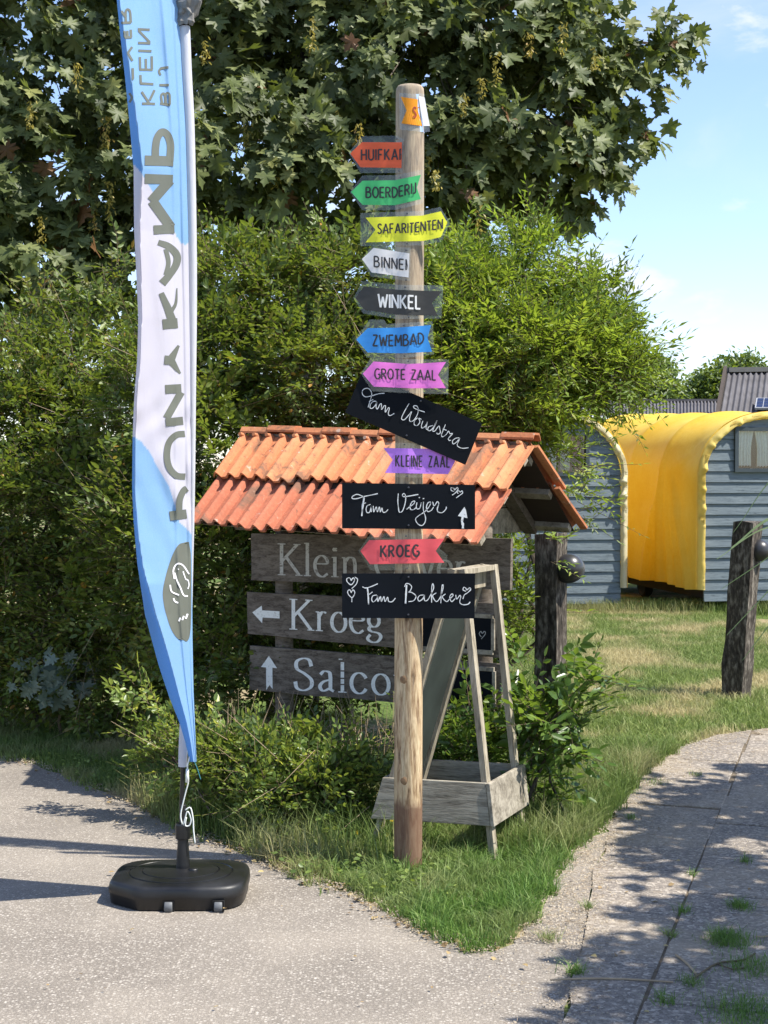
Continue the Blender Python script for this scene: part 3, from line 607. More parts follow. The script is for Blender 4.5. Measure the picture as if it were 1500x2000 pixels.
# the tree outside the right edge whose shade dapples the path
def shade_tree():
    r = np.random.default_rng(6); t = thing('roadside_tree', 'leafy roadside tree beyond the right edge, dappling the path with shade', 'tree', (3.3, 5.6, 0))
    n = 20000; gx = r.uniform(.2, 3.6, n); gy = r.uniform(2.2, 8.6, n); poly = [(.28, 2.2), (.36, 4.3), (.50, 4.75), (.80, 5.15), (.98, 5.7), (1.02, 6.3), (1.10, 6.8), (1.22, 7.4), (1.45, 8.05), (2.0, 8.35), (3.8, 8.2), (3.8, 2.2)]
    ins = inside(poly, gx, gy); gx, gy = gx[ins], gy[ins]
    # clustered: gaps from a smooth random field
    ph = r.uniform(0, 6.28, (7, 2)); fr = r.uniform(2.2, 6.5, (7, 2)); f = sum(np.sin(gx * a[0] + b[0]) * np.sin(gy * a[1] * 1.3 + b[1]) for a, b in zip(fr, ph))
    edge = np.clip((gx - (.35 + np.maximum(0, gy - 4.6) * .30)) / .9, 0, 1)
    k = (f > -2.2 * edge - .1 + .9 * (1 - edge)) | (r.random(len(gx)) < .10); gx, gy = gx[k], gy[k]; z = r.uniform(2.5, 3.9, len(gx)); n = len(gx)
    kx, ky = SX / math.tan(SUN_EL), SY / math.tan(SUN_EL)
    pos = np.stack([gx + z * kx, gy + z * ky, z], 1)
    make_leaves(pos, r.normal(size=(n, 3)) + (0, 0, -.3), r.normal(0, .5, (n, 3)) + (0, 0, 1), r.uniform(.09, .16, n), OVAL * (1, 1.5, 1), OVAL_F, r.beta(2, 3, n), 'crown', L_BROAD, t)
    mb = MB(); limb(mb, (4.1, 5.2, -.1), (4.0, 5.2, 2.6), .12, .09, r, .01); mb.obj('trunk', BARK, t, True)
    for e in ((2.5, 4.2, 2.9), (2.9, 5.4, 3.1), (3.4, 7, 3.2), (4.8, 4, 3.3), (5, 6.4, 3.4)):
        mb = MB(); limb(mb, (4.0, 5.2, 2.5), e, .06, .015, r, .05); mb.obj('branch', BARK, t, True)
shade_tree()

# ------------------------------------------------------------------ grass
def blades(name, xy, h, w, m, r, z0=0.0, parent=None, label=None, lean=.35, tint=None):
    n = len(xy); a = r.uniform(0, 2 * math.pi, n); s = np.stack([np.cos(a), np.sin(a), np.zeros(n)], 1); b = r.uniform(0, 2 * math.pi, n); ln = np.abs(r.normal(0, lean, n)) + .05
    d = np.stack([np.cos(b) * ln, np.sin(b) * ln, np.ones(n)], 1); base = np.stack([xy[:, 0], xy[:, 1], np.full(n, z0)], 1); h_ = h[:, None]
    mid = base + d * (.45, .45, .6) * h_; tip = base + d * (1.5, 1.5, .95) * h_; w_ = w[:, None] if hasattr(w, '__len__') else w
    V = np.stack([base - s * w_, base + s * w_, mid - s * w_ * .75, mid + s * w_ * .75, tip], 1).reshape(-1, 3)
    f = np.array([(0, 1, 3), (0, 3, 2), (2, 3, 4)]); F = (f[None] + (np.arange(n) * 5)[:, None, None]).reshape(-1, 3)
    tt = tint if tint is not None else r.beta(2, 2, n) * .93
    o = link(name, npmesh(name, V, F, m, np.repeat(tt, 5)), parent); o['kind'] = 'stuff'
    if label: o['label'] = label
    return o
verge = np.array([(p[0], p[1]) for p in le + re_] + [(4.2, 10.1), (4.2, 20), (-6, 20), (-6, G(0, 1482)[1] + 2)])
rg = np.random.default_rng(77)
def scatter(poly, n, box, rg, clump=.0):
    x = rg.uniform(box[0], box[1], n); y = rg.uniform(box[2], box[3], n)
    if clump:
        m_ = rg.integers(0, n, n); x = x[m_] + rg.normal(0, clump, n); y = y[m_] + rg.normal(0, clump, n)
    wx = .035 * np.sin(x * 23 + y * 9) + .025 * np.sin(y * 41 - x * 17) + rg.normal(0, .014, n); k = inside(poly, x + wx, y + wx * .8); return np.stack([x[k], y[k]], 1)
# lush tongue of grass around the signpost foot
q = scatter(verge, 60000, (-.4, 1.05, 4.9, 6.6), rg, .012)
px_, py_ = proj(np.stack([q[:, 0], q[:, 1], q[:, 0] * 0], 1))
keep = ~(((px_ - 705) / 75) ** 2 + ((py_ - 1692) / 18) ** 2 < 1) | (rg.random(len(q)) < .12)
q = q[keep]; blades('grass', q, rg.uniform(.03, .11, len(q)) * (.5 + .7 * rg.random(len(q))) * (.75 + .4 * np.sin(q[:, 0] * 19 + 2 * np.sin(q[:, 1] * 13)) * np.sin(q[:, 1] * 17)), rg.uniform(.0013, .0026, len(q)), GRASS_LUSH, rg, label='lush green grass round the foot of the signpost', lean=.5)
q = scatter(verge, 90000, (-3.2, -.2, 5.7, 10.2), rg, .015)
blades('grass', q, rg.uniform(.02, .075, len(q)), rg.uniform(.0015, .003, len(q)), GRASS_VERGE, rg, label='short verge grass between the road and the hedge', lean=.5)
q = scatter(verge, 60000, (.0, 2.2, 6.4, 8.8), rg, .02)
blades('grass', q, rg.uniform(.04, .14, len(q)), rg.uniform(.0015, .003, len(q)), GRASS_VERGE, rg, label='taller grass edging the path', lean=.45)
q = scatter(verge, 150000, (.9, 4.2, 8.2, 18.5), rg, .03)
blades('grass', q, rg.uniform(.02, .075, len(q)), rg.uniform(.002, .004, len(q)), GRASS_LAWN, rg, label='patchy sunlit lawn in front of the wagons', lean=.6)
q = np.stack([rg.uniform(1.5, 6, 9000), rg.normal(17.75, .18, 9000)], 1)
blades('grass', q, rg.uniform(.06, .22, 9000), rg.uniform(.002, .004, 9000), GRASS_VERGE, rg, label='long uncut grass under the wagons', lean=.3)
q = scatter(verge, 26000, (-1.5, .15, 6.2, 7.4), rg, .05)[:9000]
blades('grass', q, rg.uniform(.08, .30, len(q)) * rg.random(len(q)) ** .5, rg.uniform(.0014, .0028, len(q)), GRASS_VERGE, rg, label='long scruffy grass mixed into the low bushes by the road', lean=.35)
q = scatter(verge, 26000, (.55, 1.7, 6.3, 8.2), rg, .05)[:9000]
blades('grass', q, rg.uniform(.08, .26, len(q)) * rg.random(len(q)) ** .5, rg.uniform(.0014, .0028, len(q)), GRASS_VERGE, rg, label='long leaning grass along the path beside the easel', lean=.45)
# weeds in the path joints and bottom right corner
W_ = []
for a, b, s, n in ((1420, 1845, 22, 700), (1445, 1780, 12, 300), (1335, 1790, 7, 90), (1310, 1835, 6, 80), (1125, 1908, 9, 150), (1070, 1840, 8, 110), (1233, 1605, 6, 70), (1280, 1535, 12, 110), (1150, 1780, 5, 60), (1300, 1965, 12, 120), (1460, 1990, 45, 900), (1470, 1900, 30, 400), (1350, 1930, 12, 120), (1360, 1520, 7, 50), (1455, 1690, 7, 60), (1350, 1715, 6, 50)):
    g = G(a, b); W_.append(g[:2] + rg.normal(0, 1, (n, 2)) * (s / FPX * g[1], s / FPX * g[1] * 1.3))
q = np.concatenate(W_); blades('grass', q, rg.uniform(.012, .05, len(q)), .0013, GRASS_LUSH, rg, z0=.008, label='small weeds growing in the path joints', lean=.7)
# clovers / small broad weeds along the left verge
kk = 2600; q = scatter(verge, 30000, (-2.2, .3, 5.6, 8.5), rg, .03)[:kk * 2]; q = q[rg.random(len(q)) < .5]; n = len(q)
pos = np.stack([q[:, 0], q[:, 1], rg.uniform(.02, .07, n)], 1)
t = thing('ground_cover', None, None); t['kind'] = 'stuff'
make_leaves(pos, rg.normal(size=(n, 3)) * (1, 1, .3), rg.normal(0, .3, (n, 3)) + (0, -.2, 1), rg.uniform(.015, .032, n), OVAL * (1, 1.6, 1), OVAL_F, rg.random(n) * .9, 'x', L_PRIVET, t, 0, 'ground_cover_leaves')
# fallen leaves and crumbs along the kerbless edge
LIT = leafmat('dead_leaf', [(0, (.16, .10, .05)), (.6, (.36, .25, .12)), (1, (.55, .45, .2))], .2, .7, (.5, .35, .1))
idx = rg.integers(0, len(le) - 1, 420); tt = rg.random(420)[:, None]; A = np.array(le); e = A[idx] * (1 - tt) + A[idx + 1] * tt + rg.normal(0, .05, (420, 3)) * (1, 1, 0) + (0, 0, .012)
x = np.concatenate([e, np.stack([rg.uniform(-2, 1.8, 60), rg.uniform(4.3, 7, 60), np.full(60, .02)], 1)])
t = thing('fallen_leaves', None, None); t['kind'] = 'stuff'
make_leaves(x, rg.normal(size=(len(x), 3)) * (1, 1, .15), rg.normal(0, .3, (len(x), 3)) + (0, 0, 1), rg.uniform(.01, .03, len(x)), OVAL * (1, 1.4, 1.5), OVAL_F, rg.random(len(x)), 'x', LIT, t, 0, 'fallen_leaves')
GRIT = plain('grit', (.34, .29, .22), .95, .1, var=.5, vscale=60)
pth = np.array([(p[0], p[1]) for p in (re_ + pe[1:])]); ii = rg.integers(0, len(re_) - 1, 2600); tt = rg.random(2600)[:, None]; A = np.array(re_)
e = A[ii] * (1 - tt) + A[ii + 1] * tt + np.abs(rg.normal(0, .12, (2600, 1))) * PN + rg.normal(0, .02, (2600, 3)) * (1, 1, 0)
e2 = np.stack([rg.uniform(.3, 2.6, 2200), rg.uniform(4.3, 9.5, 2200), np.zeros(2200)], 1); ii = rg.integers(0, len(pe) - 1, 900); tt = rg.random(900)[:, None]; A = np.array(pe); e3 = A[ii] * (1 - tt) + A[ii + 1] * tt + rg.normal(0, .05, (900, 3)) * (1, 1, 0)
idx = rg.integers(0, len(le) - 1, 1500); tt = rg.random(1500)[:, None]; A = np.array(le); e4 = A[idx] * (1 - tt) + A[idx + 1] * tt + rg.normal(0, .035, (1500, 3)) * (1, 1, 0)
x = np.concatenate([e, e2, e3, e4]); x[:, 2] = .0165; TET = np.array([(-.5, -.4, -.2), (.5, -.3, -.2), (0, .5, -.2), (.05, 0, .45)]); TETF = np.array([(0, 1, 3), (1, 2, 3), (2, 0, 3)])
t = thing('grit', None, None); t['kind'] = 'stuff'; n = len(x)
make_leaves(x, rg.normal(size=(n, 3)) * (1, 1, .1), rg.normal(0, .2, (n, 3)) + (0, 0, 1), rg.uniform(.003, .010, n), TET, TETF, rg.random(n), 'x', GRIT, t, 0, 'grit')
# dry grass clippings
n = 2600; ii = rg.integers(0, len(x), n); A = x[ii] + rg.normal(0, .03, (n, 3)) * (1, 1, 0); an = rg.uniform(0, 6.28, n); ln = rg.uniform(.012, .045, n)
t = thing('dry_clippings', None, None); t['kind'] = 'stuff'; twig_mesh('dry_clippings', A, A + np.stack([np.cos(an) * ln, np.sin(an) * ln, rg.uniform(0, .006, n)], 1), .0009, TWIG_DRY, t)
# dry stems standing in the privet
t = thing('dry_stems', None, None); t['kind'] = 'stuff'
n = 150; xx = rg.uniform(430, 780, n); A = np.array([P(a, rg.uniform(1440, 1480), 6.95 + rg.uniform(-.1, .25)) for a in xx]); B_ = A + np.stack([rg.normal(0, .07, n), rg.normal(0, .05, n), rg.uniform(.06, .26, n)], 1)
twig_mesh('dry_stems', A, B_, .0022, TWIG_DRY, t)
# yellow flowers by the easel
FY = plain('yellow_petal', (.75, .52, .03), .6, .3); 
def flower(px, py, Y):
    p = P(px, py, Y); t = thing('yellow_flower', 'small yellow wildflower in the grass by the left easel leg', 'flower', (p[0], p[1], 0), 'yellow wildflowers by the easel')
    mb = MB(); mb.tube([(p[0], p[1], 0), (p[0] + .004, p[1], p[2])], .0012, 4); mb.obj('flower_stem', TWIG, t)
    mb = MB()
    for k in range(6):
        a = k * math.pi / 3; d = np.array([math.cos(a), -.4 * abs(math.sin(a)), math.sin(a)]); s = np.array([-math.sin(a), 0, math.cos(a)]); mb.add([p, p + d * .007 + s * .004, p + d * .013, p + d * .007 - s * .004], [(0, 1, 2, 3)])
    mb.obj('petals', FY, t)
for a, b in ((690, 1652), (700, 1625), (722, 1640), (730, 1660), (745, 1610), (757, 1630), (735, 1625), (712, 1668), (765, 1600), (830, 1600)): flower(a, b, 6.42)

# ------------------------------------------------------------------ covered wagons
PLANK = wood('grey_siding', (.115, .145, .165), (.18, .215, .235), (.5, 4, 9), 5, .6, .5, (.13, .16, .185))
FRAME_G = plain('grey_frame_paint', (.045, .06, .07), .6)
DARK = plain('dark_underframe', (.02, .018, .016), .9)
CURT = plain('curtain_lace', (.80, .84, .80), .8, var=.1, vscale=40)
def m_glass(name, tint=(1, 1, 1), gl=.12, rough=.05, milky=0.0, milkcol=(.8, .85, .85)):
    m = bpy.data.materials.new(name); m.use_nodes = True; N, L = m.node_tree.nodes, m.node_tree.links; N.clear()
    o = N.new('ShaderNodeOutputMaterial'); t = N.new('ShaderNodeBsdfTransparent'); t.inputs[0].default_value = (*tint, 1); g = N.new('ShaderNodeBsdfGlossy'); g.inputs['Roughness'].default_value = rough
    f = N.new('ShaderNodeFresnel'); f.inputs[0].default_value = 1.45; a = N.new('ShaderNodeMath'); a.operation = 'ADD'; a.inputs[1].default_value = gl; L.new(f.outputs[0], a.inputs[0])
    s = N.new('ShaderNodeMixShader'); L.new(a.outputs[0], s.inputs[0]); L.new(t.outputs[0], s.inputs[1]); L.new(g.outputs[0], s.inputs[2]); out = s
    if milky:
        d = N.new('ShaderNodeBsdfDiffuse'); d.inputs[0].default_value = (*milkcol, 1); s2 = N.new('ShaderNodeMixShader'); nz = noise(N, L, 9, (1, 1, 1), 2)
        L.new(maprange(N, L, nz.outputs['Fac'], .35, .7, milky * .45, milky * 1.7), s2.inputs[0]); L.new(s.outputs[0], s2.inputs[1]); L.new(d.outputs[0], s2.inputs[2]); out = s2
    L.new(out.outputs[0], o.inputs[0]); return m
GLASS = m_glass('window_glass', (.92, .96, .95), .06)
def m_tarp(name, c0, c1, trans=.3):
    m, N, L, b = base_mat(name, .62, .3); n = noise(N, L, 1.6, (1, 1, 1), 5); n2 = noise(N, L, 30, (1, 1, 1), 4)
    c = ramp(N, L, mix(N, L, .25, n.outputs['Fac'], n2.outputs['Fac']), [(.35, c0), (.65, c1)]); L.new(c, b.inputs['Base Color'])
    thin_fabric(m, N, L, b, c, trans, 1.0); bump(N, L, b, n.outputs['Fac'], .35, .05); return m
TARP_Y = m_tarp('yellow_tarp', (.78, .50, .045), (.86, .63, .12), .32); TRIM_Y = m_tarp('yellow_trim', (.78, .55, .10), (.85, .68, .22)); TRIM_C = m_tarp('cream_trim', (.62, .55, .34), (.74, .68, .47))
def wagon(label, cx, Y0, yaw, win, trimm, zb=.12, ztop=2.36, hw=.87, red=False):
    t = thing('covered_wagon', label, 'wagon', (cx, Y0, 0), 'covered wagons on the lawn'); ca, sa = math.cos(yaw), math.sin(yaw)
    def Wd(x, y, z): return (cx + x * ca - y * sa, Y0 + x * sa + y * ca, z)
    zs = 1.62
    def half(z, o=0): 
        if z <= zs: return hw + o
        q = (z - zs) / (ztop + o - zs); return (hw + o) * max(0, 1 - min(1, q) ** 2.1) ** (1 / 2.1)
    ph = .129; win = (win[0], win[1], zb + ph * round((win[2] - zb) / ph) - .01, zb + ph * round((win[3] - zb) / ph) + .01); z = zb; x0w, x1w, z0w, z1w = win; k = 0
    while z < ztop - .01:
        zt = min(z + ph, ztop - .004); sp = [(-1, 1)]
        inw = z < z1w - .03 and zt > z0w + .03
        nst = 2 if z < zs - .1 else 6
        def side(s): return [(s * half(z + (zt - z) * i / nst), z + (zt - z) * i / nst) for i in range(nst + 1)]
        Lr, Rr = side(-1), side(1)
        if inw: pieces = [(Lr, [(x0w, z), (x0w, zt)]), ([(x1w, z), (x1w, zt)], Rr)]
        else: pieces = [(Lr, Rr)]
        for a, b in pieces:
            poly = [(x, zz) for x, zz in a][::-1] + [(x, zz) for x, zz in b]
            if max(p[0] for p in poly) - min(p[0] for p in poly) < .03: continue
            mb = MB(); n = len(poly)
            F_ = [Wd(x, -.030 + .018 * (zz - z) / ph, zz + (0 if zz < zt - 1e-4 else -.004)) for x, zz in poly]; Bk = [Wd(x, .01, zz) for x, zz in poly]
            mb.add(F_ + Bk, [tuple(range(n)), tuple(range(2 * n - 1, n - 1, -1))] + [(i, i + n, (i + 1) % n + n, (i + 1) % n) for i in range(n)]); mb.obj('siding_plank', PLANK, t)
        z += ph; k += 1
    # back wall, underframe
    mb = MB(); mb.box(-.8, .8, .1, 4.3, .18, .34); mb.V = [Wd(*v) for v in mb.V]; mb.obj('underframe', DARK, t)
    for xx in (-.6, .6):
        for yy in (.7, 2.6):
            mb = MB(); mb.lathe([(.001, -.06), (.16, -.06), (.18, -.04), (.18, .04), (.16, .06), (.001, .06)], (0, 0, 0), 20, 0); mb.V = [Wd(xx + v[0], yy + v[1], .18 + v[2]) for v in mb.V]; mb.obj('wheel', DARK, t)
    # window
    w = .045; fr = MB()
    for a in ((x0w, x1w, z1w - w, z1w), (x0w, x1w, z0w, z0w + w), (x0w, x0w + w, z0w + w, z1w - w), (x1w - w, x1w, z0w + w, z1w - w)): fr.box(a[0], a[1], -.055, .005, a[2], a[3])
    fr.V = [Wd(*v) for v in fr.V]; f = fr.obj('window', FRAME_G, t)
    mb = MB(); mb.add([Wd(x0w + w, -.02, z0w + w), Wd(x1w - w, -.02, z0w + w), Wd(x1w - w, -.02, z1w - w), Wd(x0w + w, -.02, z1w - w)], [(0, 1, 2, 3)]); mb.obj('pane', GLASS, f)
    xa, xb = x0w + w, (x1w - w if not red else x1w - w - .17); n = 40; mb = MB()      # two gathered halves, parted low in the middle
    for h_ in (0, 1):
        o_ = len(mb.V)
        for i in range(n + 1):
            for j_ in range(7):
                v = j_ / 6; f_ = i / n; reach = .5 * (1 - .14 * (1 - v) ** 2) * (1 - .12 * math.sin(v * 3)); xx = f_ * reach
                x = xa + (xb - xa) * (xx if h_ == 0 else 1 - xx); y = .035 + .022 * math.sin(f_ * 34 + h_) * (1 - .3 * v) + .006 * math.sin(f_ * 81)
                mb.V.append(Wd(x, y, z0w + w + .015 + .02 * abs(math.sin(f_ * 17)) * (1 - v) + (z1w - z0w - 2 * w - .015) * v))
        mb.F += [(o_ + i * 7 + k_, o_ + (i + 1) * 7 + k_, o_ + (i + 1) * 7 + k_ + 1, o_ + i * 7 + k_ + 1) for i in range(n) for k_ in range(6)]
    mb.obj('curtain', CURT, f, True)
    if red:
        mb = MB(); mb.box(x1w - w - .16, x1w - w - .02, .08, .10, z1w - .26, z1w - w); mb.V = [Wd(*v) for v in mb.V]; mb.obj('red_blind', plain('red_cloth', (.25, .03, .02), .8), f)
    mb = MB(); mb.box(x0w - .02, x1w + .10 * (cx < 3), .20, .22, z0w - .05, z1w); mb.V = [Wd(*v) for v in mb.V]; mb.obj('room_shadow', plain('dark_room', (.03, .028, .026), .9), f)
    # tarp over hoops
    ro = .07; A = [(-(hw + ro), .30)] + [(-(hw + ro), .30 + (zs - .3) * i / 14) for i in range(1, 14)]
    ar = [];
    for i in range(41):
        a = math.pi - math.pi * i / 40; e = 2 / 2.2; ar.append(((hw + ro) * math.copysign(abs(math.cos(a)) ** e, math.cos(a)), zs + (ztop + ro - zs) * math.sin(a) ** e))
    prof = A + ar + [(-x, z_) for x, z_ in A[::-1]]
    mb = MB(); m_ = len(prof); ny = 90; Ln = 4.5; hoops = (0, 1.13, 2.26, 3.4, 4.5)
    for j in range(ny + 1):
        y = -.02 + Ln * j / ny; hd = min(abs(y - h) for h in hoops); ph_ = min(1, hd / .565)
        for i, (x, z_) in enumerate(prof):
            nx, nz = x / (hw + ro), max(0, (z_ - zs) / (ztop + ro - zs)); ln = math.hypot(nx, nz) + 1e-6; nx /= ln; nz /= ln
            sag = -.05 * math.sin(ph_ * math.pi / 2) * (1 if z_ > 1.2 else .4) + .030 * math.exp(-(hd / .035) ** 2)
            fold = 0
            if z_ < 1.9 and x < 0:
                for fy0, fy1, wd, amp in ((1.12, 1.12, .035, .075), (1.10, .85, .035, .065), (1.08, .62, .035, .05), (1.06, .28, .045, .065), (1.2, 1.45, .04, .07), (1.16, 1.85, .05, .05)):
                    tt_ = (1.9 - z_) / 1.6; yy = fy0 + (fy1 - fy0) * tt_; fold += amp * math.exp(-((y - yy) / (wd * (.5 + tt_))) ** 2) * min(1, tt_ * 2.5)
            if z_ >= 1.5 and x < 0: fold += -.05 * math.exp(-((y - .55) / .22) ** 2 - ((z_ - 2.0) / .16) ** 2) + .03 * math.exp(-(((y - .55) * .6 + (z_ - 1.93)) / .04) ** 2) * math.exp(-((y - .55) / .3) ** 2)
            zz = z_ + nz * sag + (.035 * y if z_ > .5 else -.02 * math.sin(y * 4)); mb.V.append(Wd(x + nx * (sag + fold), y, zz))
    for j in range(ny):
        for i in range(m_ - 1): a = j * m_ + i; mb.F.append((a, a + 1, a + m_ + 1, a + m_))
    mb.obj('tarp', TARP_Y, t, True)
    # ruffled edge of the tarp
    mb = MB(); pts = [(-hw, .30 + (zs - .3) * i / 70) for i in range(70)] + [((hw) * math.copysign(abs(math.cos(math.pi - math.pi * i / 120)) ** (2 / 2.1), math.cos(math.pi - math.pi * i / 120)), zs + (ztop - zs) * math.sin(math.pi * i / 120) ** (2 / 2.1)) for i in range(121)]
    pts += [(-x, z_) for x, z_ in pts[:70][::-1]]; n = len(pts); rr = np.random.default_rng(int(cx * 10)); ruf = np.interp(np.arange(n), np.arange(0, n, 3), rr.normal(0, 1, len(np.arange(0, n, 3))))
    for i, (x, z_) in enumerate(pts):
        up = z_ > 1.05; amp = (.030 if up else .008); q = ruf[i] * amp
        nx, nz = (x / hw, max(0, (z_ - zs) / (ztop - zs))); ln = math.hypot(nx, nz); nx, nz = nx / ln, nz / ln
        for k_, (dd, yy) in enumerate(((-.005 + q * .3, -.034), (.012 + q * .2, -.075 - abs(q) * .6), (.045, -.062 + q), (.075, -.05 - q * .4), (.09, -.0))): mb.V.append(Wd(x + nx * dd, yy, z_ + nz * dd))
    mb.F = [(i * 5 + k_, i * 5 + k_ + 1, (i + 1) * 5 + k_ + 1, (i + 1) * 5 + k_) for i in range(n - 1) for k_ in range(4)]
    mb.obj('ruffled_trim', trimm, t, True)
    return t
YW = 17.7
wagon('grey planked covered wagon with cream ruffled edge, half hidden behind the shelter gable', (1077 - 750) / FPX * YW, YW, math.radians(11), (-.10, .46, 1.66, 2.16), TRIM_C, zb=.11, red=True)
wagon('grey planked covered wagon with yellow ruffled edge beside the lamp post on the lawn', (1508 - 750) / FPX * YW, YW, math.radians(11), (-.50, .06, 1.72, 2.19), TRIM_Y, zb=.16, ztop=2.34)

# ------------------------------------------------------------------ buildings behind
CORR = plain('corrugated_sheet', (.105, .10, .105), .8, .3, var=.25, vscale=3)
def corr_roof(parent, p00, p10, p11, p01, nw, name='corrugated_roof', amp=.05):
    """bilinear patch p00-p10 (eave) p01-p11 (ridge) with nw waves"""
    mb = MB(); nx = nw * 6; p = [np.array(a, float) for a in (p00, p10, p11, p01)]; nn = nrm(np.cross(p[1] - p[0], p[3] - p[0]))
    for j in range(4):
        for i in range(nx + 1):
            u, v = i / nx, j / 3; q = (p[0] * (1 - u) + p[1] * u) * (1 - v) + (p[3] * (1 - u) + p[2] * u) * v
            mb.V.append(tuple(q + nn * amp * .5 * math.sin(u * nw * 2 * math.pi) + nn * (.03 if j in (0, 1) and False else 0)))
    mb.F = [(j * (nx + 1) + i, j * (nx + 1) + i + 1, (j + 1) * (nx + 1) + i + 1, (j + 1) * (nx + 1) + i) for j in range(3) for i in range(nx)]
    return mb.obj(name, CORR, parent, True)
Yb = 30.0
b1 = thing('low_shed', 'long low shed whose dark corrugated roof shows just above the yellow wagon tarp', 'shed', (*P(1300, 1000, Yb)[:2], 0))
corr_roof(b1, P(1150, 812, Yb - 1.5), P(1415, 812, Yb - 1.5), P(1415, 783, Yb), P(1150, 783, Yb), 40)
a, c_ = P(1150, 815, Yb - 1.4), P(1415, 815, Yb - 1.4); mb = MB(); mb.box(a[0] + .2, c_[0] - .1, Yb - 1.35, Yb + 2, 0, a[2] - .03); mb.obj('wall', plain('shed_wall', (.12, .08, .06), .9), b1)
mb = MB(); mb.bar(P(1150, 782, Yb), P(1415, 782, Yb), .2, .05); mb.obj('ridge_cap', CORR, b1)
b2 = thing('barn', 'barn with tall dark corrugated roof and solar panel at the right edge', 'barn', (*P(1470, 1000, 28)[:2], 0))
e0, e1, r1, r0 = P(1402, 835, 26.2), P(1700, 835, 26.2), P(1700, 722, 28.5), P(1421, 726, 28.5)
corr_roof(b2, e0, e1, r1, r0, 26); mb = MB(); mb.bar(r0 + (0, 0, .03), r1 + (0, 0, .03), .25, .09); mb.obj('ridge_cap', plain('ridge_cap', (.17, .165, .15), .85), b2)
mb = MB(); mb.bar(e0 - (.04, 0, -.02), r0 - (.04, 0, -.02), .06, .2); mb.obj('verge_board', plain('verge_board', (.06, .045, .035), .8), b2)
mb = MB(); mb.box(e0[0] + .1, e1[0] - .1, 26.6, 31, 0, e0[2] - .05); mb.obj('wall', plain('barn_wall', (.14, .10, .08), .9), b2)
sv = nrm(r0 - e0) ; s0, s1 = P(1473, 806, 26.75), P(1560, 806, 26.75)
sp = thing('solar_panel', 'dark blue solar panel with pale frame lying on the barn roof', 'solar panel', s0)
upv = (r1 - e1); upv = upv / np.linalg.norm(upv); nn = nrm(np.cross(s1 - s0, upv))
mb = MB(); q = [s0 + nn * .06, s1 + nn * .06, s1 + upv * .45 + nn * .06, s0 + upv * .45 + nn * .06]; mb.slab(q, nn * .04); mb.obj('solar_frame', plain('aluminium', (.30, .31, .33), .5, .4), sp)
PV = plain('solar_cell', (.012, .02, .06), .15, .6)
for i in range(6):
    for j in range(3):
        u0, u1, v0, v1 = (i + .06) / 6, (i + .94) / 6, (j + .06) / 3, (j + .94) / 3
        f = lambda u, v: s0 + (s1 - s0) * (.02 + u * .96) + upv * .45 * (.04 + .92 * v) + nn * .102
        mb = MB(); mb.slab([f(u0, v0), f(u1, v0), f(u1, v1), f(u0, v1)], nn * .003); mb.obj('solar_cell', PV, sp)

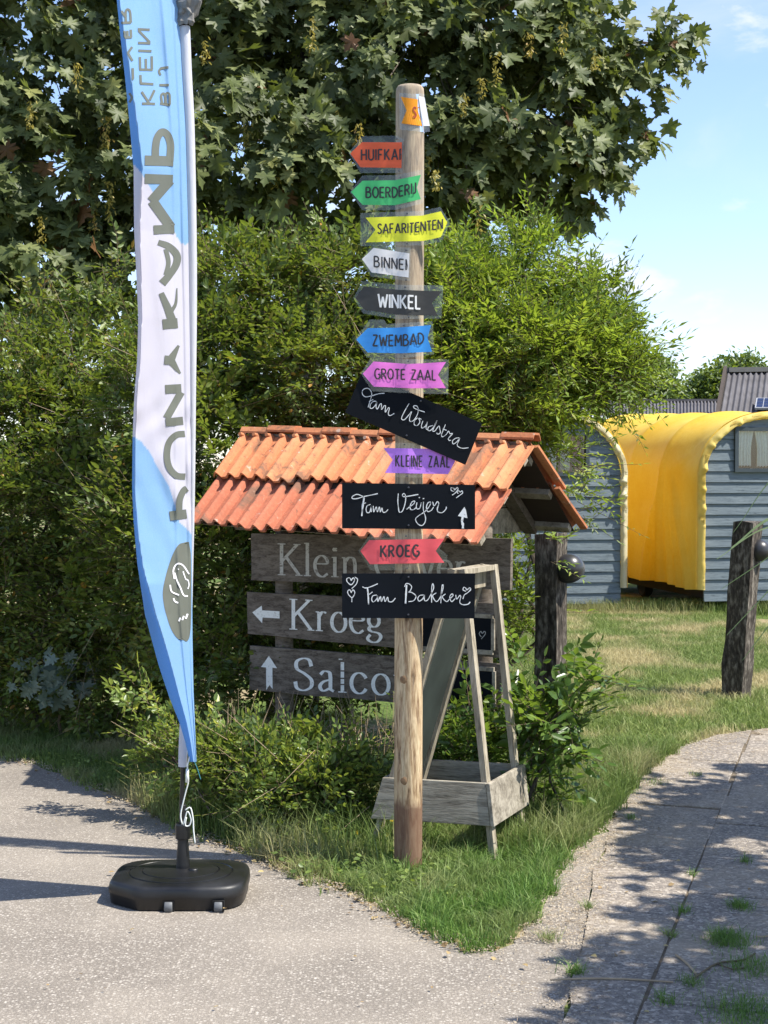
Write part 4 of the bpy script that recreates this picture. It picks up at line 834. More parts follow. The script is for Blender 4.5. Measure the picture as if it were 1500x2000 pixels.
# ------------------------------------------------------------------ bollards with lamps
def m_sleeper():
    m, N, L, b = base_mat('weathered_sleeper', .9, .2); n = noise(N, L, 9, (2, 2, .5), 8, .65, .5); n2 = noise(N, L, 50, (1, 1, .4), 5)
    c = ramp(N, L, mix(N, L, .5, n.outputs['Fac'], n2.outputs['Fac']), [(.36, (.018, .015, .012)), (.5, (.07, .058, .047)), (.68, (.30, .265, .22))])
    L.new(c, b.inputs['Base Color']); bump(N, L, b, n.outputs['Fac'], .9, .012); return m
SLEEPER = m_sleeper(); LAMPB = plain('lamp_black', (.03, .03, .032), .35, .5)
def m_opal():
    m, N, L, b = base_mat('opal_glass', .3, .5); b.inputs['Base Color'].default_value = (.75, .76, .74, 1); return m
OPAL = m_opal()
def post(label, px, py, h, w, yaw, lean, seed, lamp):
    r = np.random.default_rng(seed); g = G(px, py); t = thing('wooden_post', label, 'post', (g[0], g[1], 0), 'dark wooden lamp posts by the lawn'); ca, sa = math.cos(yaw), math.sin(yaw)
    mb = MB(); n = 9; prof = [(-1, -1), (-.2, -1.03), (1, -1), (1.02, .1), (1, 1), (-1, 1)]
    for j in range(n):
        z = -.1 + (h + .1) * j / (n - 1); k = w / 2 * (1 + r.normal(0, .025))
        for x, y in prof:
            x, y = x * k + r.normal(0, .003), y * k + r.normal(0, .003); mb.V.append((g[0] + x * ca - y * sa + lean * z, g[1] + x * sa + y * ca, z + (r.normal(0, .006) if j == n - 1 else 0)))
    q = len(prof); mb.F = [(j * q + i, j * q + (i + 1) % q, (j + 1) * q + (i + 1) % q, (j + 1) * q + i) for j in range(n - 1) for i in range(q)] + [tuple((n - 1) * q + i for i in range(q))]
    mb.obj('timber', SLEEPER, t)
    lx, ly, lz = lamp; l = thing('post_lamp', label.split(' ')[0].capitalize() and ('round black globe lamp fixed to the ' + ('nearer post by the shelter' if seed == 1 else 'farther post on the lawn')), 'lamp', (lx, ly, lz), 'globe lamps on the wooden posts')
    zx = nrm((-.30, -.72, .55)); xx = nrm(np.cross((0, 0, 1), zx)); yy = np.cross(zx, xx)
    rot = lambda V: [tuple(xx * v[0] + yy * v[1] + zx * v[2]) for v in V]
    mb = MB(); a = [(.083 * math.sin(math.radians(k)), .083 * math.cos(math.radians(k))) for k in range(0, 99, 7)]; a[0] = (.001, .083)
    mb.lathe(a + [(.087, a[-1][1]), (.087, a[-1][1] - .008)], (0, 0, 0), 28, 2); mb.V = rot(mb.V); o = mb.obj('lamp_hood', LAMPB, l, True); o.location = (0, 0, 0)
    mb = MB(); a = [(.074 * math.sin(math.radians(k)), .074 * math.cos(math.radians(k))) for k in range(90, 181, 9)]; a[-1] = (.001, -.074); mb.lathe(a, (0, 0, 0), 24, 2); mb.V = rot(mb.V); o = mb.obj('opal_shade', OPAL, l, True); o.location = (0, 0, 0)
    mb = MB(); mb.bar((g[0] + lean * lz + w * .4, g[1] - .02, lz), (lx - .05, ly, lz), .05, .05); mb.obj('bracket', LAMPB, l)
p = P(1483, 1075, 10.95); q = P(1112, 1110, 8.3)
post('leaning black timber post with a pale right face on the lawn', 1437, 1362, 1.315, .165, math.radians(-38), .062, 2, p)
post('dark timber post standing right behind the tiled shelter gable', 1075, 1497, 1.33, .135, math.radians(-32), .0, 1, q)

# ------------------------------------------------------------------ the tiled sign shelter
RL, RR = P(477, 851, 8.05), P(1046, 870, 7.22)
dv = nrm(RR - RL); dh = nrm(dv * (1, 1, 0)); nf = np.array([dh[1], -dh[0], 0]) ; nf = nf if nf[1] < 0 else -nf
def front(u, v, o=0):   # v 0 ridge..1 eave
    R = RL + (RR - RL) * u; r = .483 + (.633 - .483) * u
    q = R + nf * r * v - np.array([0, 0, .468 * v]); nrm_ = nrm(np.cross(RR - RL, nf * r - np.array([0, 0, .468]))); nrm_ = nrm_ if nrm_[2] > 0 else -nrm_
    return q + nrm_ * o
def back(u, v, o=0):
    R = RL + (RR - RL) * u; r = .666
    q = R - nf * r * v - np.array([0, 0, .445 * v]); nrm_ = nrm(np.cross(RR - RL, -nf * r - np.array([0, 0, .445]))); nrm_ = nrm_ if nrm_[2] > 0 else -nrm_
    return q + nrm_ * o
def m_tile(name, a, b_, c_):
    m, N, L, b = base_mat(name, .8, .3); oi = N.new('ShaderNodeObjectInfo'); n = noise(N, L, 7, (1, 1, 1), 7, .65); n2 = noise(N, L, 60, (1, 1, 1), 4); n3 = noise(N, L, 3.5, (1, 1, 1), 8, .7, .4)
    c = ramp(N, L, oi.outputs['Random'], [(0, a), (.5, b_), (1, c_)])
    c = mix(N, L, maprange(N, L, n.outputs['Fac'], .4, .75, 0, .45), c, tuple(x * .62 for x in a))
    c = mix(N, L, maprange(N, L, n2.outputs['Fac'], .45, .7, 0, .25), c, tuple(min(1, x * 1.3) for x in c_))
    c = mix(N, L, maprange(N, L, n3.outputs['Fac'], .53, .62, 0, .75), c, (.14, .09, .06)); n5 = noise(N, L, 28, (1, 1, 1), 5, .7); c = mix(N, L, maprange(N, L, n5.outputs['Fac'], .60, .68, 0, .7), c, (.10, .075, .05)); n6 = noise(N, L, 16, (1, 1, 1), 4, .6); c = mix(N, L, maprange(N, L, n6.outputs['Fac'], .64, .70, 0, .5), c, (.55, .50, .42))
    L.new(c, b.inputs['Base Color']); bump(N, L, b, n2.outputs['Fac'], .35, .004); return m
TILE = m_tile('roof_tile_clay', (.42, .145, .065), (.52, .195, .085), (.57, .245, .115)); TILE_LOW = m_tile('roof_tile_red', (.38, .12, .065), (.46, .155, .085), (.51, .20, .115))
WOODG = wood('weathered_board', (.115, .093, .073), (.225, .19, .155), (.8, 5, 9), 5, .88, .5, (.085, .068, .054))
WOODP = wood('silvery_wood', (.20, .175, .135), (.40, .36, .29), (3, 3, 3), 5, .85, .5, (.22, .19, .15))
WOODV = wood('pale_leg_wood', (.26, .22, .16), (.46, .405, .31), (5, 5, .7), 6, .85, .45, (.25, .22, .16))
shel = thing('sign_shelter', 'rustic notice shelter with an orange clay tile roof over wooden name boards', 'shelter', ((RL[0] + RR[0]) / 2, (RL[1] + RR[1]) / 2, 0))
def tile_prof(t):      # two rolls per tile
    q = (t * 2) % 1.0; d = abs(q - .30) / .27
    return (.033 * math.cos(min(1, d) * math.pi / 2) ** .9 if d < 1 else 0) - .004 * math.sin(q * math.pi)
NT = 10
def roof_tile(surf, i, j, m, parent, sgn=1, seed=0):
    r = np.random.default_rng(seed); nu, nv = 24, 4; mb = MB(); lift1, lift0 = (.030, .004) if j == 0 else (.026, -.010)
    u0, u1 = (i - .02) / NT, (i + 1.015) / NT; v0, v1 = (0.03, .53) if j == 0 else (.46, 1.03); v1 += r.normal(0, .013); tw = r.normal(0, .004)
    top = []; bot = []
    for a in range(nv + 1):
        for b in range(nu + 1):
            t = b / nu; u = u0 + (u1 - u0) * t; v = v0 + (v1 - v0) * a / nv; h = tile_prof(t) * (1 if a else .9) + lift0 + (lift1 - lift0) * a / nv + tw * (t - .5) + (.003 if t > .96 else 0)
            top.append(surf(u, v, h + .014)); bot.append(surf(u, v, h))
    W1 = nu + 1; k = len(top); mb.V = [tuple(x) for x in top + bot]
    for a in range(nv):
        for b in range(nu):
            q = a * W1 + b; f = (q, q + 1, q + W1 + 1, q + W1); mb.F.append(f if sgn > 0 else f[::-1]); g = tuple(x + k for x in f); mb.F.append(g[::-1] if sgn > 0 else g)
    for b in range(nu): q = nv * W1 + b; mb.F.append((q, q + 1, q + 1 + k, q + k)); mb.F.append((b, b + 1, b + 1 + k, b + k))
    for a in range(nv):
        for e in (0, nu): q = a * W1 + e; mb.F.append((q, q + W1, q + W1 + k, q + k))
    if j == 0 and sgn > 0:      # nibs at the head of each roll
        for c in (.15, .65):
            p0 = surf(u0 + (u1 - u0) * c, v0 + .025, .040); p1 = surf(u0 + (u1 - u0) * c, v0 + .045, .062); mb.tube([p0, p1], [.013, .010], 8)
    o = mb.obj('roof_tile', m, parent, False); me = o.data
    me.polygons.foreach_set('use_smooth', [True] * len(me.polygons))
    e = o.modifiers.new('edges', 'EDGE_SPLIT'); e.split_angle = math.radians(45); return o
s = 0
for j in range(2):
    for i in range(NT):
        s += 1; roof_tile(front, i, j, TILE if j == 0 else TILE_LOW, shel, 1, s)
for j in range(2):
    for i in range(NT): s += 1; roof_tile(back, i, j, TILE, shel, -1, s)
for i in range(NT):      # flat ridge caps, each slightly overlapping
    a, b = RL + (RR - RL) * ((i + .02) / NT), RL + (RR - RL) * ((i + 1.04) / NT); up = np.array([0, 0, 1]); z = .052 + (.010 if i % 2 else 0) + RNG.normal(0, .002)
    mb = MB(); A = [a + nf * .045 + up * (z - .024), a + nf * .028 + up * z, a - nf * .03 + up * z, a - nf * .05 + up * (z - .03)]; Bq = [x + (b - a) for x in A]; dn = np.array([0, 0, -.011])
    V = A + Bq + [x + dn for x in A] + [x + dn for x in Bq]; F = [(k, k + 1, k + 5, k + 4) for k in range(3)] + [(k + 8, k + 12, k + 13, k + 9) for k in range(3)] + [(0, 4, 12, 8), (3, 11, 15, 7)] + [(k, k + 8, k + 9, k + 1) for k in range(3)] + [(k + 4, k + 5, k + 13, k + 12) for k in range(3)]
    mb.add(V, F); mb.obj('ridge_tile', TILE, shel)
UNDERSHADE = plain('tile_underside_shade', (.035, .022, .016), .9)  # added dark sheets standing in for the shade under the tiles
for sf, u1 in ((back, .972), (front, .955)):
    mb = MB(); q = [sf(.03, .04, -.006), sf(u1, .04, -.006), sf(u1, .97, -.012), sf(.03, .97, -.012)]; mb.slab(q, nrm(sf(.5, .5, -1) - sf(.5, .5, 0)) * .003); mb.obj('tile_underside_shade', UNDERSHADE, shel)
# frame
mb = MB(); mb.bar(RL + (0, 0, -.02) + dv * .05, RR + (0, 0, -.02) - dv * .05, .05, .07); mb.obj('ridge_beam', WOODG, shel)
def rafter(u, surf, side):
    mb = MB(); mb.bar(surf(u, .02, -.045), surf(u, .93, -.045), .045, .07, up=dv); return mb.obj('rafter', WOODG, shel)
for u in (.16, .84):
    rafter(u, front, 0); rafter(u, back, 0)
for v in (.12, .50, .90):
    for sf in (front, back): mb = MB(); mb.bar(sf(.02, v, -.028), sf(.985 if sf is front else .97, v, -.028), .05, .032, up=nrm(sf(.5, .5, .1) - sf(.5, .5, 0))); mb.obj('tile_batten', WOODP, shel)
# gable infill boards at the right truss
def gable(u):
    f0, b0, R = front(u, .97, -.03), back(u, .97, -.03), RL + (RR - RL) * u
    zlo = R[2] - .468; zs_ = [zlo + .005, zlo + .14, zlo + .28]
    for k in range(2):
        def xf(z): q = (R[2] - .04 - z) / .468; return R + nf * (.633 * q - .02) + np.array([0, 0, z - R[2]])
        def xb(z): q = (R[2] - .04 - z) / .445; return R - nf * (.666 * q - .04) + np.array([0, 0, z - R[2]])
        z0, z1 = zs_[k] + .003, zs_[k + 1] - .003
        mb = MB(); mb.slab([xf(z0), xb(z0), xb(z1), xf(z1)], dv * .022); mb.obj('gable_board', WOODP if u > .5 else WOODG, shel)
gable(.80); gable(.17)
# sign boards: vertical plane under the ridge, a bit to the front
BP = (RL + RR) / 2 + nf * .06
def onb(px, py, off=0): return onplane(px, py, BP + nf * off, nf)
def board(quad, mat, text, name='name_board', jag_=1.2):
    r = np.random.default_rng(int(quad[0][1])); pts = []
    for (a, b) in zip(quad, quad[1:] + quad[:1]):
        n = 8
        for k in range(n): pts.append((a[0] + (b[0] - a[0]) * k / n + r.normal(0, .3), a[1] + (b[1] - a[1]) * k / n + (r.normal(0, jag_ * .4) if k else 0)))
    mb = MB(); mb.slab([onb(*p, .0) for p in pts], -nf * .028); o = mb.obj(name, mat, shel)
    t = MB(); g = text(t); pm = PAINT if quad[0][1] > 1100 else PAINT_OLD
    if g is not None: next(g)
    t.obj('lettering', pm, o)
    if g is not None: t.V = []; t.F = []; next(g, None); t.obj('painted_arrow', pm, o)
    return o
def m_paint(name, col, wear, rough=.7):
    m, N, L, b = base_mat(name, rough, .3); n = noise(N, L, 55, (1, 1, 1.5), 6, .65); L.new(ramp(N, L, n.outputs['Fac'], [(.34, wear), (.46, col)]), b.inputs['Base Color']); return m
PAINT = m_paint('white_letter_paint', (.86, .86, .82), (.6, .58, .52)); PAINT_OLD = m_paint('faded_letter_paint', (.52, .50, .45), (.20, .17, .14))
def t1(t):
    B = [(540, 1123), (1000, 1140)]; serif_text(t, 'Klein Oever', 541, B, 62, lambda x, y: onb(x, y, .0025), 1.03)
def t2(t):
    B = [(560, 1229), (760, 1240)]; serif_text(t, 'Kroeg', 564, B, 60, lambda x, y: onb(x, y, .0025), 1.07, .058)
    yield
    z = [(82, 415), (128, 382), (130, 405), (215, 410), (215, 445), (132, 440), (130, 468)]; t.add([onb(460 + .4 * a, 1030 + .4 * b, .0025) for a, b in z], [tuple(range(7))])
def t3(t):
    B = [(570, 1347), (760, 1358)]; serif_text(t, 'Saloon', 573, B, 63, lambda x, y: onb(x, y, .0025), 1.16, .060, broken=(2, 3))
    yield
    z = [(163, 627), (203, 688), (180, 685), (181, 790), (166, 770), (150, 795), (149, 684), (124, 682)]; t.add([onb(460 + .4 * a, 1030 + .4 * b, .0025) for a, b in z], [tuple(range(8))])
board([(490, 1042), (998, 1052), (996, 1153), (491, 1133)], WOODG, t1)
board([(482, 1156), (975, 1180), (976, 1285), (484, 1238)], WOODG, t2)
board([(488, 1261), (980, 1298), (978, 1390), (487, 1347)], WOODG, t3)
for px in (555, 944):
    a = onb(px, 1200, -.075); mb = MB(); mb.tube([(a[0], a[1], -.1), (a[0], a[1], .6), (a[0], a[1], 1.2), (a[0], a[1], 1.68 if px < 700 else 1.62)], [.052, .05, .047, .045], 14); mb.obj('log_post', WOODG, shel, True)
CHALKB = plain('chalkboard_black', (.0055, .0075, .011), .8, .12, var=.25, vscale=3)
for k, (x0, y0, x1, y1) in enumerate(((822, 1200, 959, 1262), (868, 1306, 961, 1376))):
    c = thing('small_chalkboard', ('upper' if k == 0 else 'lower') + ' small framed chalkboard on the shelter, seen behind the easel legs', 'chalkboard', onb(x0, y1, .01), 'small chalkboards on the shelter boards')
    mb = MB(); sk = .06; q = lambda x, y: onb(x, y + (x - x0) * sk, .012); mb.slab([q(x0, y1), q(x1, y1), q(x1, y0), q(x0, y0)], -nf * .008); mb.obj('slate', CHALKB, c)
    for a in ((x0 - 3, y1, x1 + 3, y1 + 9), (x0 - 3, y0 - 8, x1 + 3, y0), (x0 - 6, y0, x0, y1), (x1, y0, x1 + 6, y1)):
        mb = MB(); q = lambda x, y: onb(x, y + (x - x0) * sk, .018); mb.slab([q(a[0], a[3]), q(a[2], a[3]), q(a[2], a[1]), q(a[0], a[1])], -nf * .016); mb.obj('slate_frame', WOODP, c)
    if k == 0:
        mb = MB(); ribbon(mb, catmull([(940, 1244), (936, 1238), (939, 1233), (942, 1237), (946, 1233), (948, 1238), (940, 1248)]), .7, lambda x, y: onb(x, y, .0145)); mb.obj('chalk_heart', plain('chalk_dim', (.4, .4, .4), .9), c)

# ------------------------------------------------------------------ signpost
def m_post():
    m, N, L, b = base_mat('round_post_wood', .8, .3)
    n = noise(N, L, 8, (3.2, 3.2, .32), 7, .62, 1.5); n2 = noise(N, L, 45, (3, 3, .5), 5, .6)
    c = ramp(N, L, n.outputs['Fac'], [(.37, (.09, .05, .026)), (.43, (.24, .145, .075)), (.50, (.44, .30, .165)), (.60, (.60, .46, .28))])
    c = mix(N, L, .3, c, ramp(N, L, n2.outputs['Fac'], [(.42, (.12, .075, .04)), (.58, (.62, .5, .34))]))
    tcn = N.new('ShaderNodeTexCoord'); sp_ = N.new('ShaderNodeSeparateXYZ'); L.new(tcn.outputs['Object'], sp_.inputs[0])
    n4 = noise(N, L, 9, (1, 1, 1), 3); zz = N.new('ShaderNodeMath'); zz.operation = 'MULTIPLY_ADD'; zz.inputs[1].default_value = .10; L.new(n4.outputs['Fac'], zz.inputs[0]); L.new(sp_.outputs['Z'], zz.inputs[2])
    c = mix(N, L, maprange(N, L, zz.outputs[0], .34, .37, .82, 0), c, (.13, .065, .042))       # damp-stained foot
    c = mix(N, L, maprange(N, L, sp_.outputs['Z'], 1.1, 2.6, 0, .55), c, (.33, .29, .235))     # grey weathered top
    L.new(c, b.inputs['Base Color']); bump(N, L, b, n.outputs['Fac'], .5, .006); return m
YP = G(797, 1702)[1]; pc = G(797, 1702); PR = 27.5 / FPX * YP
XP = pc[0]; ZT = P(799, 168, YP)[2]
sp = thing('signpost', 'tall round wooden post carrying the stack of coloured arrow signs', 'post', (XP, YP, 0))
mb = MB(); r = np.random.default_rng(2); n = 28; zs = list(np.linspace(-.1, ZT - .03, 40)) + [ZT - .012, ZT - .002, ZT]; rs = [PR * (1.0 + .012 * math.sin(z * 3)) for z in zs[:-3]] + [PR * .97, PR * .85, PR * .3]
cr = [3.9, .9]
for z, rad in zip(zs, rs):
    for k in range(n):
        a = 2 * math.pi * k / n; g = 1.0
        if abs(k - 20.0) < .6 and z < 1.5: g = .955          # drying crack facing the camera, right of centre
        if abs(k - 18) < .6 and .9 < z: g = .965
        mb.V.append((XP + rad * g * math.cos(a) + .002 * z, YP + rad * g * math.sin(a), z))
mb.F = [(j * n + k, j * n + (k + 1) % n, (j + 1) * n + (k + 1) % n, (j + 1) * n + k) for j in range(len(zs) - 1) for k in range(n)] + [tuple((len(zs) - 1) * n + k for k in range(n))]
POSTW = m_post(); mb.obj('pole', POSTW, sp, True)
KNOT = plain('knot', (.24, .145, .075), .8, var=.35, vscale=40)
for px, py in ((787, 1324), (788, 1520), (805, 590), (812, 500)):      # knots
    c = P(px, py, YP); th = math.asin((c[0] - XP) / PR); c = np.array([XP + PR * 1.0 * math.sin(th), YP - PR * math.cos(th), c[2]]); nn = np.array([math.sin(th), -math.cos(th), 0]); ss = np.array([math.cos(th), math.sin(th), 0]); zz = np.array([0, 0, 1.0])
    m2 = MB(); V = [c + nn * .0008]; F = []
    for rr_, hh in ((.008, .0006), (.014, .0002), (.019, -.002)):
        for k in range(12): a = k * math.pi / 6; V.append(c + nn * hh + ss * rr_ * math.cos(a) * .8 + zz * rr_ * math.sin(a))
    F = [(0, 1 + k, 1 + (k + 1) % 12) for k in range(12)] + [(1 + o * 12 + k, 13 + o * 12 + k, 13 + o * 12 + (k + 1) % 12, 1 + o * 12 + (k + 1) % 12) for o in range(2) for k in range(12)]
    m2.add(V, F); m2.obj('knot', KNOT, sp, True)
YF = YP - PR       # front of the pole
LAM = m_glass('laminate_film', (.95, .98, .97), .02, .04, .05)
BLACKINK = plain('black_ink', (.03, .03, .035), .5, var=.1); WHITEINK = plain('white_ink', (.8, .8, .78), .6, var=.05)
def m_paper(name, col, var=.10):
    m, N, L, b = base_mat(name, .5, .25); n = noise(N, L, 14, (1, 1, 3), 5); n2 = noise(N, L, 3, (2, 1, 1), 2)
    c = ramp(N, L, mix(N, L, .4, n.outputs['Fac'], n2.outputs['Fac']), [(.35, tuple(x * (1 - var) for x in col)), (.65, tuple(min(1, x * (1 + var) + .01) for x in col))])
    L.new(c, b.inputs['Base Color']); b.inputs['Coat Weight'].default_value = .12; b.inputs['Coat Roughness'].default_value = .2; thin_fabric(m, N, L, b, c, .18, 1.2); bump(N, L, b, n2.outputs['Fac'], .2, .02); return m
NAIL = plain('nail_head', (.10, .10, .11), .4, .5, .8)
def arrow_sign(label, col, arrow, lam, text, tx, base, h, hw, off=.004, bend=(.00035, 0.0), ink=None, xmax=1e9, gap=.2, nails=((797, 0),)):
    Y0 = YF - off; ink = ink or BLACKINK; cx = 797
    def S(px, py, o=0):
        d = px - cx; Y = Y0 + (bend[0] * max(0, -d) + bend[1] * max(0, d)) - .003 - .002 * math.cos(d * .11); return P(px, py, Y - o)
    c = S(cx, sum(p[1] for p in arrow) / len(arrow)); t = thing('arrow_sign', label, 'sign', c, 'arrow signs on the post')
    def fill(poly, o):
        # grid the polygon into vertical strips so that it follows the bend
        mb = MB(); xs = sorted(set([round(p[0], 1) for p in poly] + list(np.arange(min(p[0] for p in poly), max(p[0] for p in poly), 4.0)))); n = len(poly)
        def spans(x):
            ys = []
            for (xa, ya), (xb, yb) in zip(poly, poly[1:] + poly[:1]):
                if (xa <= x < xb) or (xb <= x < xa): ys.append(ya + (yb - ya) * (x - xa) / (xb - xa))
            ys.sort(); return [(ys[i], ys[i + 1]) for i in range(0, len(ys) - 1, 2)]
        for xa, xb in zip(xs[:-1], xs[1:]):
            if xb - xa < .05: continue
            A, B = spans(xa + .01), spans(xb - .01)
            if len(A) != len(B):
                A = B = spans((xa + xb) / 2)
            for (a0, a1), (b0, b1) in zip(A, B): mb.add([S(xa, a0, o), S(xb, b0, o), S(xb, b1, o), S(xa, a1, o)], [(0, 1, 2, 3)])
        return mb
    lo = fill(lam, 0).obj('laminate', LAM, t)
    ao = fill(arrow, .0012).obj('arrow', m_paper('paper_' + text.lower().replace(' ', '_'), col), t)
    mb = MB(); caps_text(mb, text, tx[0], tx[1], base, h, hw, lambda a, b: S(a, b, .0036), gap, xmax); mb.obj('lettering', ink, ao)
    for nx, ny in nails:
        mb = MB(); p_ = S(nx, ny, .003); mb.lathe([(.0001, -.003), (.0035, -.0025), (.0035, .002)], p_, 10, 1); mb.obj('nail', NAIL, t)
    return t, S
arrow_sign('orange-red arrow sign reading HUIFKAR pointing left', (.90, .14, .05), [(684, 299.6), (707, 277.6), (785, 278), (784, 328), (704, 326.6)], [(681, 298), (707, 266), (775, 265), (788, 272), (787, 338), (704, 338)],
           'HUIFKAR', (706, 790), [(700, 313), (790, 312)], 21, 1.5, .004, (.0006, 0), xmax=783.5, gap=.26, nails=((775, 271), (779, 334)))
arrow_sign('green arrow sign reading BOERDERIJ pointing left', (.09, .62, .20), [(685.6, 375), (708, 353), (771, 352), (822, 341.5), (814, 366.6), (822, 389), (771, 400.8), (708, 400)], [(683, 375), (707, 343), (772, 342), (826, 331), (827, 397), (772, 410), (708, 411)],
           'BOERDERIJ', (715, 812), [(700, 386), (771, 386), (812, 377)], 20.5, 1.5, .006, (.00045, .0), nails=((782, 347), (782, 407)))
arrow_sign('yellow arrow sign reading SAFARITENTEN pointing right', (.92, .95, .05), [(714, 425), (825, 421), (861, 412.7), (873.7, 435), (861, 463), (826.7, 470.6), (714, 473.4), (733.5, 449)], [(704, 416), (825, 412), (860, 404), (879, 436), (862, 472), (826, 479), (704, 481)],
           'SAFARITENTEN', (738, 864), [(730, 456.5), (802, 455), (864, 447)], 19, 1.4, .005, (.0002, .0002), nails=((795, 417), (795, 476)))
arrow_sign('white arrow sign reading BINNEN pointing left', (.88, .87, .86), [(707, 506), (729.8, 484), (799.6, 495), (798, 542), (725.5, 532)], [(705, 506), (728, 478), (802, 484), (801, 549), (724, 540)],
           'BINNEN', (731, 803), [(730, 521), (797, 528)], 21, 1.4, .005, (.0002, 0), xmax=797.5, gap=.24, nails=((793, 547), (793, 489)))
arrow_sign('charcoal arrow sign with white lettering WINKEL pointing left', (.055, .055, .052), [(694, 582), (711, 559), (777, 566), (863.7, 569), (843.8, 591.7), (855, 617), (774, 614.5), (711, 604.5)], [(690, 582), (707, 549), (778, 556), (866, 557.5), (862, 622), (774, 623), (709, 612)],
           'WINKEL', (739, 821), [(738, 600), (821, 604)], 26, 1.8, .005, (.0003, .0001), WHITEINK, nails=((791, 561), (798, 619)))
arrow_sign('blue arrow sign reading ZWEMBAD pointing left', (.055, .36, .92), [(696, 663), (718, 641), (774, 640), (842, 635), (835, 660), (844, 687), (782.5, 690), (718, 688.6)], [(693, 663), (722, 624), (750, 624), (755, 633), (845, 627), (848, 692), (783, 700), (716, 698)],
           'ZWEMBAD', (728, 827), [(728, 676), (783, 676), (827, 671.5)], 22, 1.5, .006, (.0003, .0), nails=((788, 636), (790, 695)))
arrow_sign('pink arrow sign reading GROTE ZAAL overlapping the tilted chalkboard', (.92, .22, .74), [(708.6, 730), (729.6, 706), (797, 711), (871, 707), (855.6, 732), (871, 758), (805, 758.4), (729.6, 755)], [(705, 730), (724, 698), (797, 702), (876.6, 702), (875, 770), (800, 768), (727, 764)],
           'GROTE ZAAL', (732, 851), [(731, 740), (851, 743)], 20, 1.4, .024, (.00006, .0), nails=((797, 706), (797, 764)))
arrow_sign('purple arrow sign reading KLEINE ZAAL tucked under the tilted chalkboard', (.58, .24, .95), [(749, 875), (875, 877), (889, 901), (875, 926), (752, 923.6), (767, 898)], [(742, 864), (884, 868), (896, 901), (882, 934), (744, 932)],
           'KLEINE ZAAL', (773, 878), [(773, 911), (876, 913)], 22, 1.3, .004, (.0002, .0002), gap=.30, nails=((790, 868), (795, 930)))
arrow_sign('coral red arrow sign reading KROEG pointing left', (.95, .12, .14), [(703.8, 1076), (721, 1055), (868, 1052), (851, 1076), (868, 1099), (722.6, 1102)], [(700, 1076), (724, 1042), (870, 1042), (859, 1072), (874, 1084), (872, 1114), (724, 1114)],
           'KROEG', (744, 818), [(744, 1088), (818, 1087)], 22.5, 1.9, .008, (.0002, .0001), gap=.27, nails=((793, 1047), (795, 1110)))
# the topmost sign, wrapped round the pole with its white back showing
t = thing('arrow_sign', 'topmost sign, orange, wrapped round the post with its white back showing', 'sign', P(800, 215, YF), 'arrow signs on the post')
def SO(px, py, o=0):
    d = (px - 799) / 27.5; return P(px, py, YP - PR * math.sqrt(max(.0, 1 - min(1, abs(d) * .92) ** 2)) - .006 - o)
def strip(poly_t, poly_b, o, m, name, n=10, SS=SO):
    mb = MB()
    for i in range(n + 1):
        k = i / n; a = np.array(poly_t[0]) * (1 - k) + np.array(poly_t[1]) * k; b = np.array(poly_b[0]) * (1 - k) + np.array(poly_b[1]) * k; mb.V += [SS(*a, o), SS(*b, o)]
    mb.F = [(2 * i, 2 * i + 2, 2 * i + 3, 2 * i + 1) for i in range(n)]; return mb.obj(name, m, t, True)
strip([(780, 181), (818, 184)], [(781, 253), (827.5, 258)], 0, LAM, 'laminate')
ORG = m_paper('paper_orange', (.95, .34, .01))
mb = MB(); pts = [(782.5, 189), (816, 194), (825, 246), (784, 241), (794, 215.5)]
for i in range(11):
    k = i / 10; tp = (782.5 + (816 - 782.5) * k, 189 + 5 * k); bt = (784 + 41 * k, 241 + 5 * k); nk = max(0, 1 - k * 3.4); md = (783.3 + 11.5 * nk * 0 + (37) * k, 215.5)
    mb.V += [SO(*tp, .0015), SO(max(tp[0], 794 + (tp[0] - 794) if k > .3 else 794 - (1 - k / .3) * 0), 215.5, .0015) if k > .3 else SO(794, 215.5, .0015), SO(*bt, .0015)]
for i in range(10): mb.F += [(3 * i, 3 * i + 3, 3 * i + 4, 3 * i + 1), (3 * i + 1, 3 * i + 4, 3 * i + 5, 3 * i + 2)]
ao = mb.obj('arrow', ORG, t)
mb = MB(); RI = plain('red_ink', (.35, .05, .02), .6)
caps_text(mb, 'ST', 807, 824, [(800, 229), (830, 231)], 21, 1.3, lambda a, b: SO(a, b, .003), .3, xmax=819.5); mb.obj('lettering', RI, ao)
def SB_(px, py, o=0): return P(px, py, YF + .006 + (px - 817) * .0012 - o)
strip([(817, 187), (829, 190)], [(827, 246), (839.5, 246)], 0, m_paper('paper_back', (.78, .80, .84)), 'paper_back', 4, SB_)
strip([(817, 181), (829, 184)], [(828, 258), (840, 257)], -.002, LAM, 'laminate', 4, SB_)

